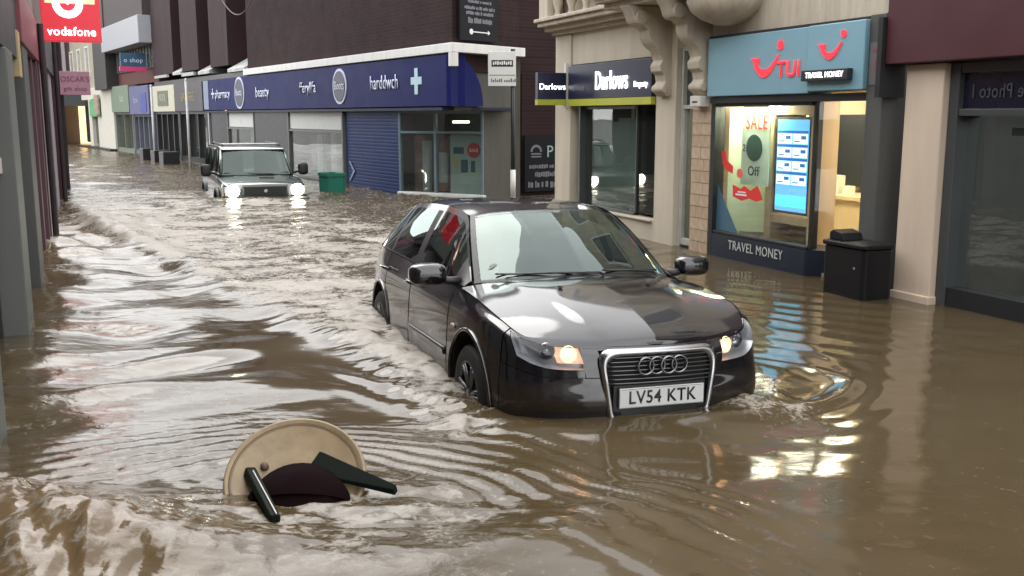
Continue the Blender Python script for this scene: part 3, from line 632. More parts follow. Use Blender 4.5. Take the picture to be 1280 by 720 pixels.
text('lettering', '+', (14.0, .122, 2.72), WR, UP, .7, wl, f, ext=.012)
# ground floor behind the long facade
obj('soffit', bx(-2.2, 15.1, -1.6, .1, 2.14, 2.2), mat('soffit_blue', (.02, .025, .05), .6), t)
obj('rear_wall', bx(-.2, 15.2, -2.2, -2.1, 0, 2.9), interior_dark, t)
def bay_front(x0, x1, sill, panels, blind=True, poster=None):
    fr = obj('window_frame', MB().box(x0, x0 + .07, -.12, .02, 0, 2.14).box(x1 - .07, x1, -.12, .02, 0, 2.14).box(x0 + .07, x1 - .07, -.12, .01, sill - .06, sill).box(x0 + .07, x1 - .07, -.12, .01, 1.62, 1.68), lightgrey, t)
    n_ = panels; w = (x1 - x0 - .14) / n_
    for k in range(n_): obj('blind_panel', bx(x0 + .075 + k * w, x0 + .065 + (k + 1) * w, -.06, -.03, 1.69, 2.13), mat('white_blind', (.60, .62, .60), .6, var=.06), fr)
    obj('pane', bx(x0 + .07, x1 - .07, -.05, -.04, sill, 1.62), shopglass, fr)
    obj('riser', bx(x0 + .07, x1 - .07, -.12, -.02, 0, sill - .061), mat('blue_grey_riser', (.10, .12, .15), .5), fr)
    return fr
bay_front(3.15, 7.1, .45, 3); bay_front(10.1, 12.9, .95, 2)
obj('shop_display', MB().box(3.4, 4.6, -.6, -.5, .5, 1.6).box(5.0, 5.5, -.8, -.7, .5, 1.4).box(6.1, 6.7, -.6, -.5, .6, 1.5), mat('display_card_red', (.22, .12, .11), .6, var=.5, vs=2), t)
obj('shop_display', MB().box(4.65, 5.0, -.5, -.4, .5, 1.6).box(5.6, 6.0, -.5, -.4, .5, 1.55).box(10.5, 10.8, -.5, -.4, .9, 1.6).box(11.5, 11.8, -.5, -.4, .9, 1.6), mat('display_card_grey', (.3, .33, .34), .6, var=.3, vs=2), t)
# plain dark bay, white-framed door strips
for (a, b) in ((7.11, 10.09), (12.91, 15.1)): obj('wall_panel', bx(a, b, -.1, .0, 0, 2.14), mat('slate_panel', (.014, .016, .022), .45, var=.1), t)
obj('post', MB().box(14.9, 15.02, .0, .06, 0, 2.14), alu, t)
# blue roller shutter with ribs
shp = obj('roller_shutter', bx(.05, 3.10, -.12, -.05, 0, 2.14), shutter, t)
m = MB()
for k in range(26): m.prism([(-.05, .1 + k * .078), (-.0465, .12 + k * .078), (-.0465, .155 + k * .078), (-.05, .17 + k * .078)], .06, 3.09, axis=0)
obj('shutter_ribs', m, shutter, shp, kind='stuff')
obj('arrow_mark', MB().prism([(2.92, .95), (2.84, .95), (2.55, .72), (2.84, .48), (2.92, .48), (2.65, .72)], -.028, -.022, axis=1), mat('faint_blue_mark', (.2, .28, .42), .5, var=0), shp)
# splayed corner window
gu = np.array(G1); gl = np.linalg.norm(gu); gu = gu / gl; gn = np.array([gu[1], -gu[0]]) if gu[0] < 0 else np.array([-gu[1], gu[0]])
if gn[1] < 0: gn = -gn
def gq(a, d): return (gu[0] * a + gn[0] * d, gu[1] * a + gn[1] * d)
def gbox(m, a0, a1, d0, d1, z0, z1): m.prism([gq(a0, d0), gq(a1, d0), gq(a1, d1), gq(a0, d1)], z0, z1, axis=2); return m
m = MB()
for a0, a1 in ((0, .05), (.93, .985), (gl - .05, gl)): gbox(m, a0, a1, -.06, .03, .33, 2.14)
gbox(m, .05, .93, -.055, .025, 1.66, 1.71); gbox(m, .985, gl - .05, -.055, .025, 1.66, 1.71); gbox(m, .05, gl - .05, -.055, .022, 2.08, 2.139)
wf = obj('corner_window_frame', m, mat('blue_grey_alu', (.16, .23, .26), .4), t)
obj('kerb_strip', gbox(MB(), -.03, gl + .02, -.2, .08, 0, .40), white, t, bevel=.02)
obj('pane', gbox(MB(), .05, gl - .05, -.02, -.01, .40, 2.08), shopglass, wf)
obj('door_leaf', gbox(MB(), 1.28, gl - .06, -.12, -.08, .40, 1.65), mat('pale_green_door', (.30, .38, .38), .4, var=.06), t)
st = obj('door_stickers', gbox(gbox(gbox(MB(), 1.36, 1.62, -.078, -.072, 1.24, 1.38), 1.55, 1.72, -.078, -.072, .85, 1.12), 1.80, 1.90, -.078, -.072, .86, 1.1), mat('sticker_blue', (.02, .08, .12), .5), t)
obj('door_sticker', gbox(MB(), 1.36, 1.50, -.078, -.072, .95, 1.18), mat('sticker_tan', (.4, .33, .2), .5), t)
cc = gq(1.88, -.07); m = MB(); pts = [(cc[0] + gu[0] * .16 * math.cos(a), cc[1] + gu[1] * .16 * math.cos(a), 1.32 + .16 * math.sin(a)) for a in np.linspace(0, 2 * math.pi, 24, endpoint=False)]
m.add(pts + [(x + gn[0] * .006, y + gn[1] * .006, z) for x, y, z in pts], [tuple(range(24)), tuple(range(24, 48))] + [(i, (i + 1) % 24, 24 + (i + 1) % 24, 24 + i) for i in range(24)])
rd = obj('round_sale_sticker', m, mat('sticker_red', (.45, .03, .05), .5, var=0), t)
text('lettering', 'SALE', (cc[0] + gn[0] * .008, cc[1] + gn[1] * .008, 1.32), (gu[0], gu[1], 0), UP, .10, whiteink, rd)
m = gbox(gbox(MB(), .12, .36, -.5, -.4, .4, 1.6), .70, 1.15, -.62, -.5, .4, 1.6); obj('shop_display', m, mat('display_card_red'), t)
obj('shop_display', gbox(gbox(MB(), .40, .58, -.4, -.3, .4, 1.5), .82, 1.04, -.4, -.32, .6, 1.25), mat('display_card_grey'), t)
obj('back_wall', gbox(MB(), -.4, gl + .3, -1.3, -1.2, 0, 2.9), mat('grey_green_interior', (.11, .13, .13), .8), t)
obj('lobby_lamp', gbox(MB(), 1.2, 1.5, -.5, -.3, 1.88, 1.93), mat('lobby_lamp', (.9, .9, .85), .5, var=0, emit=(1, .95, .8), es=1.6), t)
obj('corner_pier', MB().prism([G1, G2, (M1[0] - .05, M1[1]), (M1[0] + .5, M1[1] - .3), (G1[0] + .5, G1[1] - .5)], 0, 3.24, axis=2), mat('olive_grey_render', (.10, .095, .08), .7, var=.2, vs=3, streak=1), t)
obj('corner_soffit', MB().prism([(K[0] + .1, -.1), (M1[0] + .05, M1[1] - .05), (G1[0] + .8, G1[1] - .8), (.3, -.7)], 2.15, 3.23, axis=2), mat('olive_grey_render'), t)
# dark information panels on the maroon wall
def wall_panel(name, a, b, z0, z1, items, label, cat='notice board'):
    """a, b plan points (world) left to right as read"""
    d = np.array(b) - np.array(a); l = np.linalg.norm(d); rz = math.atan2(d[1], d[0])
    q = thing(name, label, cat, (a[0], a[1], 0), rz)
    obj('board', bx(0, l, -.05, 0, z0, z1), mat('dark_board', (.010, .011, .015), .6, spec=.15, var=.08), q)
    for (n_, x, z, sz, w) in items:                # a line of writing too small to read: strokes of uneven height
        m = MB(); p = (x - w / 2) * l; step = w * l / (n_ * 2.6)
        while p < (x + w / 2) * l:
            ww = step * random.uniform(.7, 1.5); m.box(p, p + ww, -.057, -.051, z - sz * random.uniform(.3, .5), z + sz * random.uniform(.25, .55)); p += ww + step * random.choice((.35, .35, .35, 1.2))
        obj('writing', m, mat('grey_lettering', (.16, .165, .19), .5, var=0), q)
    return q, l
def W2(p):                                     # local chemist -> world
    c, s_ = math.cos(BA), math.sin(BA); return (BO[0] + p[0] * c - p[1] * s_, BO[1] + p[0] * s_ + p[1] * c)
kw = np.array(W2(K)); mw = np.array((.15, 21.6)); dw = (mw - kw) / np.linalg.norm(mw - kw); nw = np.array([dw[1], -dw[0]])
q, l = wall_panel('information_board', kw + dw * .12 + nw * .06, kw + dw * 1.28 + nw * .06, 3.50, 5.4,
    [(7, .5, 4.34, .06, .5), (9, .5, 4.24, .06, .6), (12, .5, 4.12, .07, .78), (10, .5, 4.02, .07, .7), (8, .5, 3.88, .11, .6)], 'dark blue-grey sign board with white lines of text and arrow on the upper maroon wall')
obj('arrow', MB().box(l * .3, l * .72, -.058, -.052, 3.655, 3.675).lathe([(0, 0), (.055, 0), (.055, .006), (0, .006)], (l * .28, -.058, 3.665), axis=1, n=14).prism([(l * .72, 3.62), (l * .78, 3.665), (l * .72, 3.71)], -.058, -.052, axis=1), whiteink, q)
qw = np.array((4.6, 24.6)); d2 = (qw - mw) / np.linalg.norm(qw - mw); n2 = np.array([d2[1], -d2[0]])
q, l = wall_panel('street_notice', mw + d2 * .08 + n2 * .05, mw + d2 * 1.28 + n2 * .05, .42, 1.62,
    [(9, .5, .95, .09, .8), (7, .5, .78, .12, .55), (8, .5, .56, .15, .85)], 'black board of pale lettering and parking symbol low on the maroon side wall')
obj('symbol', MB().lathe([(.10, 0), (.15, 0), (.15, .006), (.10, .006)], (l * .25, -.057, 1.27), axis=1, n=20, a0=0, a1=math.pi).box(l * .14, l * .36, -.058, -.052, 1.15, 1.18).box(l * .14, l * .36, -.058, -.052, 1.21, 1.24), mat('grey_lettering'), q)
text('lettering', 'P', (l * .55, -.053, 1.26), (1, 0, 0), UP, .36, mat('sage_lettering', (.3, .42, .38), .5, var=0), q)
# projecting fins and pale sloped sills further up the street
fin_x = [(10.5, 11.0), (12.35, 14.4), (15.9, 18.2), (19.5, 22.8)]
t = thing('clad_building', 'maroon clad upper storeys with tall projecting bays beyond the chemist wall', 'building', BO, BA)
obj('upper_wall', bx(10.52, 23.0, -6, -1.2, 2.9, 8.2), mat('recess_cladding', (.028, .020, .024), .6, var=.2), t)
for a, b in fin_x[1:]: obj('bay', bx(a, b, -1.2, .05, 3.62, 8.2), maroonfin, t, bevel=.01)
for a, b, z in ((10.55, 12.3, 3.45), (14.45, 15.85, 3.5), (18.25, 19.45, 3.6)):
    obj('sloped_sill', MB().prism([(-1.19, z + .75), (.10, z + .04), (.10, z - .06), (-1.19, z - .06)], a, b, axis=0), mat('pale_lead', (.42, .43, .42), .5, var=.3, vs=3), t)
obj('lower_wall', bx(10.55, 23.0, -1.2, .0, 3.22, 3.38), dark, t)
obj('light_strip', bx(20.2, 22.2, .06, .16, 3.50, 3.60), mat('pale_lead'), t); obj('light_strip', bx(16.2, 17.9, .06, .16, 3.44, 3.56), mat('pale_lead'), t)

def small_shop(name, label, x0, x1, z0, z1, fm, wm, txt=None, tm=None, inset=None, depth=.14, ztop=None, posts=0):
    q = thing(name, label, 'shop', BO, BA)
    f = obj('fascia', bx(x0, x1, -.3, depth, z0, z1), fm, q, bevel=.01)
    if inset: obj('fascia_panel', bx(*inset), inset_m, f)
    if txt: text('lettering', txt[0], ((x0 + x1) / 2 + txt[3], depth + .006 + (.02 if inset else 0), (z0 + z1) / 2), WR, UP, txt[1], tm, f, wide=txt[2])
    obj('wall', bx(x0, x1, -3, -2.9, 0, z1), wm, q)
    w = (x1 - x0)
    fr = MB().box(x0, x0 + .12, -.3, .0, 0, z0).box(x1 - .12, x1, -.3, .0, 0, z0).box(x0 + .12, x1 - .12, -.25, -.02, 0, .55).box(x0 + .12, x1 - .12, -.25, -.02, z0 - .1, z0)
    for k in range(1, posts + 1): fr.box(x0 + w * k / (posts + 1) - .05, x0 + w * k / (posts + 1) + .05, -.25, -.01, .55, z0 - .1)
    obj('frame', fr, wm, q)
    obj('window_pane', bx(x0 + .12, x1 - .12, -.14, -.13, .55, z0 - .1), shopglass, q)
    return q
inset_m = mat('olive_plate', (.12, .13, .09), .5)
small_shop('gold_lettered_shop', 'dark shop with small gold lettering on its fascia, right before the long blue fascia', 15.3, 19.2, 2.2, 3.2, mat('charcoal_fascia', (.05, .048, .055), .5), dark, ('BARBERS', .42, 1.0, 0), mat('gold_lettering', (.35, .26, .09), .5, var=0), posts=2)
q = small_shop('cream_sign_shop', 'dark shop with cream framed sign and black square plate', 19.25, 23.0, 2.2, 3.2, mat('cream_sign', (.50, .49, .38), .5), dark, None, None, inset=(20.2, 21.9, .14, .16, 2.42, 3.0), posts=3)
text('lettering', 'NIXX', (21.05, .165, 2.72), WR, UP, .42, mat('pale_lettering', (.45, .46, .38), .5, var=0), q)
q = small_shop('blue_sign_shop', 'shop with pale violet-blue fascia and darker blue block', 23.6, 27.4, 2.1, 3.3, mat('violet_blue_fascia', (.085, .095, .21), .5), mat('grey_blue_front', (.12, .13, .17), .6), ('Shoe', .4, 1, .6), mat('pale_violet', (.4, .42, .6), .5, var=0), posts=3)
obj('blue_block', bx(24.0, 25.1, .141, .16, 2.2, 3.0), mat('cobalt_block', (.03, .05, .28), .4), q)
small_shop('green_sign_shop', 'pale green fronted shop far up the street beside the white building', 27.6, 31.6, 2.2, 3.4, mat('sage_fascia', (.15, .20, .14), .5), mat('sage_front', (.15, .17, .135), .6), ('Card', .4, 1, -.5), mat('pale_green_letter', (.5, .62, .5), .5, var=0), posts=1)
t = thing('modern_block', 'far block with broad white panel over a strip window and dark red brick', 'building', BO, BA)
obj('upper_wall', bx(23.02, 31.8, -6, -.2, 3.42, 7.6), mat('red_brick_band', (.11, .035, .03), .8, var=.2, vs=4), t)
obj('white_panel', bx(23.05, 31.2, -.2, .5, 4.95, 6.05), mat('pale_grey_panel', (.33, .34, .37), .5, var=.05), t, bevel=.02)
obj('brown_band', bx(23.05, 31.3, -.2, .3, 6.06, 7.6), mat('dark_brown_band', (.055, .040, .040), .7), t)
obj('strip_window', bx(23.1, 31.2, -.19, -.14, 4.0, 4.94), mat('grey_pane', (.14, .15, .16), .15, var=.2), t)
for k in range(14): obj('mullion', bx(23.3 + k * .57, 23.36 + k * .57, -.139, -.08, 4.02, 4.93), lightgrey, t)
obj('dark_tower', bx(31.3, 34.5, -4, .35, 3.3, 8.8), mat('near_black_cladding', (.028, .027, .024), .6), t)
t = thing('blue_pink_sign', 'projecting blue sign with pink band above the far dark shops', 'sign', BO, BA)
a = obj('sign_panel', bx(24.3, 24.42, .0, 1.0, 4.05, 4.6), mat('teal_sign', (.03, .09, .16), .4), t)
obj('pink_band', bx(24.28, 24.43, .0, 1.05, 3.86, 4.045), mat('pink_band', (.6, .05, .18), .4, var=0), t)
text('lettering', 'o shop', (24.295, .5, 4.3), (0, -1, 0), UP, .26, mat('pale_blue_lettering'), a)
t = thing('white_shop_building', 'cream-white rendered shop building at the far bend of the street', 'building', BO, BA)
cwf = mat('cream_white_render', (.55, .53, .46), .7, var=.1)
obj('wall', MB().box(31.7, 34.9, -3, .05, 0, 3.45).box(35.0, 41.0, -3, .0, 2.9, 3.5).box(35.0, 36.2, -3, .02, 0, 2.89).box(37.9, 38.8, -3, .02, 0, 2.89), cwf, t)
obj('window_pane', MB().box(36.2, 37.9, -.2, -.15, .6, 2.8).box(38.8, 41, -.2, -.15, .6, 2.8), mat('dark_pane'), t)
obj('base_step', bx(31.6, 41, -.1, .35, 0, .45), dark, t)
g = obj('green_sign', bx(35.1, 38.0, .02, .10, 2.0, 2.85), mat('green_sign', (.12, .40, .16), .5, var=.3), t)
g = obj('brown_sign', bx(34.95, 36.0, .11, .2, 2.1, 3.1), mat('tan_sign', (.36, .28, .22), .5, var=.3), t)
t = thing('stone_terrace', 'beige stone upper storeys with sash windows at the far end', 'building', BO, BA)
obj('wall', bx(34.6, 46, -5, -.1, 3.51, 8.5), mat('beige_stone', (.34, .31, .24), .8, var=.2), t)
for k in range(4):
    for r_ in range(2): upper_window(t, 35.6 + k * 2.6, 36.8 + k * 2.6, 4.1 + r_ * 2.3, 5.7 + r_ * 2.3, y=-.099, gm=mat('pale_pane', (.4, .38, .33), .2, var=.3))
# street end
t = thing('end_building', 'dark narrow building closing the street, with a warmly lit passage below', 'building', (-24.6, 60, 0), 0)
obj('wall', MB().box(-12, -2.4, 0, 8, 0, 8.2).box(-2.4, 12, 0, 8, 3.6, 8.2), mat('dark_brick_end', (.07, .045, .045), .8, var=.3), t)
for k in range(7): obj('cladding_strip', bx(-4.2 + k * .62, -4.0 + k * .62, -.12, 0, 3.7, 8.1), mat('pale_strip', (.28, .24, .26), .6), t)
obj('window_pane', bx(.4, 1.3, -.1, -.0, 4.6, 6.6), mat('pale_pane'), t)
obj('canopy', bx(-2.6, 1.2, -1.2, 0, 2.6, 3.55), dark, t)
obj('lit_passage', bx(-2.3, 12, 3, 3.2, 0, 3.6), mat('lit_passage', (.6, .45, .25), .6, emit=(1, .70, .36), es=.55), t)
obj('passage_pier', bx(-.3, 1.6, -.1, 2, 0, 2.59), mat('dark_olive_pier', (.06, .055, .045), .6), t)

# ---- left side of the street
t = thing('left_shop_row', 'grey and maroon pilastered shop row along the left edge', 'building', LO, LA)
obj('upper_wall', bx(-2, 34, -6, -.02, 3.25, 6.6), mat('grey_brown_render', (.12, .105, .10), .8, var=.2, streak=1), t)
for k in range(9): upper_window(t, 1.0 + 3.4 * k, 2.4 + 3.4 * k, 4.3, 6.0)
obj('wall', bx(-2, 34, -6, -.62, 0, 3.24), mat('dark_grey_wall', (.045, .046, .048), .6, var=.2), t)  # recessed wall in dark grey with random tone
obj('fascia', bx(9.0, 15.6, -.6, .02, 2.72, 3.24), mat('pinkish_red_fascia', (.17, .035, .05), .5, var=.1), t, bevel=.01)
obj('fascia', bx(15.62, 34, -.6, -.02, 2.55, 3.24), mat('charcoal_soffit', (.035, .036, .038), .5), t)
obj('fascia', bx(-1.9, 8.98, -.6, .01, 2.8, 3.24), mat('grey_mauve_fascia', (.10, .085, .095), .5), t)
def pier(x0, x1, y, z, m_, foot=None): 
    a = obj('pilaster', bx(x0, x1, -.6, y, 0, z), m_, t, bevel=.012); return a
pier(17.0, 17.75, .0, 2.54, lightgrey); obj('door_frame', bx(17.76, 17.84, -.6, -.18, 0, 2.54), dark, t); obj('door_leaf', bx(17.85, 20, -.6, -.24, 0, 2.54), mat('grey_green_door', (.13, .15, .145), .4, streak=1), t)
obj('door_handle', MB().tube((18.3, -.23, 1.1), (18.3, -.23, 1.32), .015), alu, t)
pier(20.3, 21.2, .0, 2.54, lightgrey); pier(24, 25, .0, 2.54, lightgrey); pier(28, 29, 0, 2.54, lightgrey)
pier(14.4, 15.3, .0, 2.71, midgrey)
obj('beige_bracket', bx(15.66, 15.95, -.3, -.0, 2.38, 2.80), mat('tan_bracket', (.42, .32, .18), .6), t, bevel=.01)
for x in (12.6, 11.9, 11.2): pier(x, x + .22, .0 if x < 12 else -.03, 2.71, maroonpost)
pier(9.4, 10.1, -.04, 2.71, mat('pale_mauve_render', (.30, .27, .29), .6, streak=1)); pier(8.4, 8.6, .0, 2.79, dark); pier(5.0, 6.4, -.03, 2.79, mat('pale_mauve_render')); pier(3.9, 4.2, .02, 2.79, maroonpost)
pier(1.0, 1.8, -.01, 2.79, mat('pale_mauve_render')); pier(.0, .35, .03, 2.79, dark); pier(-1.9, -.9, -.02, 2.79, dark)
for (px_, zt_, r_) in ((.9, 6.5, .05), (4.6, 6.5, .045), (11.7, 3.2, .04)): obj('downpipe', MB().tube((px_, .06, 0), (px_, .06, zt_), r_), mat('dark_pipe', (.03, .02, .025), .4), t, smooth=False)
ub = thing('utility_box', 'small pale plastic box fixed to the nearest grey pilaster', 'utility box', LO, LA)
obj('box_body', bx(17.755, 17.83, -.17, -.09, 1.60, 1.72), mat('off_white_plastic'), ub, bevel=.008); obj('box_lid', bx(17.831, 17.84, -.165, -.095, 1.61, 1.71), mat('off_white_plastic'), ub)
# lit red phone shop sign, projecting
t = thing('red_lightbox_sign', 'lit red projecting phone shop sign with white word at top left', 'sign', LO, LA)
rl = mat('lit_red_sign', (.5, .012, .03), .3, var=0, emit=(1.0, .035, .06), es=.12)
bb = obj('sign_box', bx(11.0, 11.16, .06, .80, 3.02, 4.0), rl, t, bevel=.01)
ring_ = MB().lathe([(.10, 0), (.19, 0), (.19, .012), (.10, .012)], (11.16, .40, 3.52), axis=0, n=28, a0=0, a1=2 * math.pi)
obj('logo_ring', ring_, whitelit, bb); obj('logo_drop', MB().prism([(.40, 3.50), (.34, 3.60), (.33, 3.72), (.50, 3.80), (.42, 3.66), (.46, 3.58)], 11.162, 11.175, axis=0), whitelit, bb)
obj('sign_glow_panel', MB().prism([(.12, 3.52), (.74, 3.52), (.74, 3.95), (.12, 3.95)], 11.156, 11.161, axis=0), mat('lit_orange_red', (.9, .3, .2), .3, var=0, emit=(1, .42, .26), es=.5), bb)
text('lettering', 'vodafone', (11.162, .43, 3.15), (0, 1, 0), UP, .16, whitelit, bb, wide=.95, bold=.015)
obj('bracket', MB().box(11.05, 11.11, -.1, .058, 3.1, 3.16).box(11.05, 11.11, -.1, .058, 3.8, 3.86), dark, t)
t = thing('pink_hanging_sign', 'faded pink projecting sign with dark writing far down the left side', 'sign', LO, LA)
bb = obj('sign_box', bx(1.2, 1.32, .05, .68, 2.50, 3.02), mat('faded_pink_sign', (.48, .24, .32), .5, var=.1), t, bevel=.008)
text('lettering', 'OSCAR\'S', (1.322, .37, 2.84), (0, 1, 0), UP, .17, mat('plum_ink', (.16, .05, .1), .5, var=0), bb, wide=.85); text('lettering', 'gift shop', (1.322, .37, 2.63), (0, 1, 0), UP, .13, mat('plum_ink'), bb)
obj('bracket', bx(1.23, 1.29, -.1, .048, 2.7, 2.76), dark, t)
# ------------------------------------------------------------------ cars
def cr1(P, t):
    """Catmull-Rom through rows of P (n,...) at t (array) in index units"""
    P = np.asarray(P, float); n = len(P); t = np.clip(np.asarray(t, float), 0, n - 1); i = np.minimum(t.astype(int), n - 2); f = t - i
    sh = (-1,) + (1,) * (P.ndim - 1)
    f = f.reshape(sh); p0 = P[np.maximum(i - 1, 0)]; p1 = P[i]; p2 = P[i + 1]; p3 = P[np.minimum(i + 2, n - 1)]
    p0 = np.where((i == 0).reshape(sh), 2 * p1 - p2, p0); p3 = np.where((i == n - 2).reshape(sh), 2 * p2 - p1, p3)
    return .5 * (2 * p1 + (p2 - p0) * f + (2 * p0 - 5 * p1 + 4 * p2 - p3) * f ** 2 + (3 * p1 - p0 - 3 * p2 + p3) * f ** 3)
def surf(C):
    """bicubic surface through control net C[i][j]"""
    C = np.asarray(C, float)
    def f(u, v):
        A = cr1(C, u)                                   # (nu, nj, 3)
        B = cr1(np.swapaxes(A, 0, 1), v)                # (nv, nu, 3)
        return np.swapaxes(B, 0, 1)
    return f
def coons(top, bot, left, right, crown=None):
    """top/bot: curves in u at v=1/0; left/right: curves in v at u=0/1; each fn(t array 0..1)->(n,3)"""
    def f(u, v):
        u = np.asarray(u, float); v = np.asarray(v, float); U = u[:, None, None]; V = v[None, :, None]
        T = top(u)[:, None, :]; Bm = bot(u)[:, None, :]; Lf = left(v)[None, :, :]; Rt = right(v)[None, :, :]
        c00 = bot(np.array([0.]))[0]; c10 = bot(np.array([1.]))[0]; c01 = top(np.array([0.]))[0]; c11 = top(np.array([1.]))[0]
        P = (1 - V) * Bm + V * T + (1 - U) * Lf + U * Rt - ((1 - U) * (1 - V) * c00 + U * (1 - V) * c10 + (1 - U) * V * c01 + U * V * c11)
        if crown is not None: P = P + crown(U[:, :, 0], V[:, :, 0])
        return P
    return f
def curve(pts):
    P = np.asarray(pts, float); d = np.r_[0, np.cumsum(np.linalg.norm(np.diff(P, axis=0), axis=1))]; d /= d[-1]
    def f(t): return cr1(P, np.interp(t, d, np.arange(len(P))))
    return f
def patch(f, u0, u1, v0, v1, nu, nv, mirror=None, flip=False, off=0.0):
    G = f(np.linspace(u0, u1, nu), np.linspace(v0, v1, nv))
    if off:
        du = np.gradient(G, axis=0); dv = np.gradient(G, axis=1); nn = np.cross(du, dv); nn /= np.linalg.norm(nn, axis=2, keepdims=True) + 1e-9; G = G + nn * off
    m = MB()
    if mirror in (None, 'both', 'left'): m.grid(G)
    if mirror in ('right', 'both'):
        H = G.copy(); H[:, :, 1] *= -1; m.grid(H, flip=True)
    return m
def cut_arch(m, cx, cz, r):
    """open a round wheel arch in a side panel: drop faces inside, pull the rim onto the circle"""
    V = np.array(m.v); inside = lambda p: math.hypot(p[0] - cx, p[2] - cz) < r
    keep = []; rim = set()
    for f in m.f:
        ins = [inside(V[i]) for i in f]
        if all(ins): continue
        keep.append(f)
        for i, q in zip(f, ins):
            if q: rim.add(i)
    for i in rim:
        d = math.hypot(V[i][0] - cx, V[i][2] - cz) + 1e-9; k = r / d; V[i][0] = cx + (V[i][0] - cx) * k; V[i][2] = cz + (V[i][2] - cz) * k
    m.v = [tuple(p) for p in V]; m.f = keep
    return m

def cut_grille(m):
    keep = []
    for f in m.f:
        c = np.mean([m.v[i] for i in f], axis=0)
        hw = .290 + (.358 - .290) * np.clip((c[2] - .30) / .40, 0, 1)
        if c[0] > 1.8 and abs(c[1]) < hw - .008 and .25 < c[2] < .700: continue
        keep.append(f)
    m.f = keep; return m
paint = bpy.data.materials.new('black_violet_car_paint'); paint.use_nodes = True
_n = paint.node_tree; _b = _n.nodes['Principled BSDF']; _b.inputs['Base Color'].default_value = (.0065, .0055, .0085, 1); _b.inputs['Metallic'].default_value = 0; _b.inputs['Specular IOR Level'].default_value = .12
_b.inputs['Roughness'].default_value = .32; _b.inputs['Coat Weight'].default_value = 1; _b.inputs['Coat Roughness'].default_value = .025; _b.inputs['Coat IOR'].default_value = 1.7
_t = _n.nodes.new('ShaderNodeTexCoord'); _o = _n.nodes.new('ShaderNodeTexNoise'); _o.inputs['Scale'].default_value = 45; _o.inputs['Detail'].default_value = 2
_v = _n.nodes.new('ShaderNodeTexVoronoi'); _v.inputs['Scale'].default_value = 160
_sz = _n.nodes.new('ShaderNodeSeparateXYZ'); _n.links.new(_t.outputs['Object'], _sz.inputs[0])       # silt dried on above the waterline
_nm = _n.nodes.new('ShaderNodeTexNoise'); _nm.inputs['Scale'].default_value = 7; _nm.inputs['Detail'].default_value = 7; _n.links.new(_t.outputs['Object'], _nm.inputs['Vector'])
_ma = _n.nodes.new('ShaderNodeMath'); _ma.operation = 'MULTIPLY_ADD'; _n.links.new(_nm.outputs[0], _ma.inputs[0]); _ma.inputs[1].default_value = -.40; _n.links.new(_sz.outputs[2], _ma.inputs[2])
_mr = _n.nodes.new('ShaderNodeMapRange'); _mr.inputs[1].default_value = .10; _mr.inputs[2].default_value = .38; _mr.inputs[3].default_value = .75; _mr.inputs[4].default_value = 0; _n.links.new(_ma.outputs[0], _mr.inputs[0])
_mc = _n.nodes.new('ShaderNodeMix'); _mc.data_type = 'RGBA'; _mc.inputs[6].default_value = (.0065, .0055, .0085, 1); _mc.inputs[7].default_value = (.045, .033, .022, 1); _n.links.new(_mr.outputs[0], _mc.inputs[0]); _n.links.new(_mc.outputs[2], _b.inputs['Base Color'])
_mw = _n.nodes.new('ShaderNodeMath'); _mw.operation = 'SUBTRACT'; _mw.inputs[0].default_value = 1; _n.links.new(_mr.outputs[0], _mw.inputs[1]); _n.links.new(_mw.outputs[0], _b.inputs['Coat Weight'])
_bp = _n.nodes.new('ShaderNodeBump'); _bp.inputs['Strength'].default_value = .03; _bp.inputs['Distance'].default_value = .002       # rain drops on the coat
_n.links.new(_t.outputs['Object'], _v.inputs['Vector']); _n.links.new(_v.outputs['Distance'], _bp.inputs['Height']); _n.links.new(_bp.outputs[0], _b.inputs['Coat Normal'])
blackplastic = mat('black_plastic', (.014, .014, .015), .45, var=.1)
under = mat('wheel_well_black', (.006, .006, .006), .8, var=0)
rubber = mat('tyre_rubber', (.018, .018, .018), .7, var=.15)
chrome = mat('satin_chrome', (.42, .42, .44), .22, metal=1, var=.08)
alloy = mat('alloy', (.20, .20, .205), .38, metal=.9, var=.1)
carglass = glass('car_glass', (.30, .37, .35), 1.72, dirt=.0, gc=(.86, 1.0, .96))
lensglass = glass('lens', (.9, .92, .95), 1.45, dirt=.0)

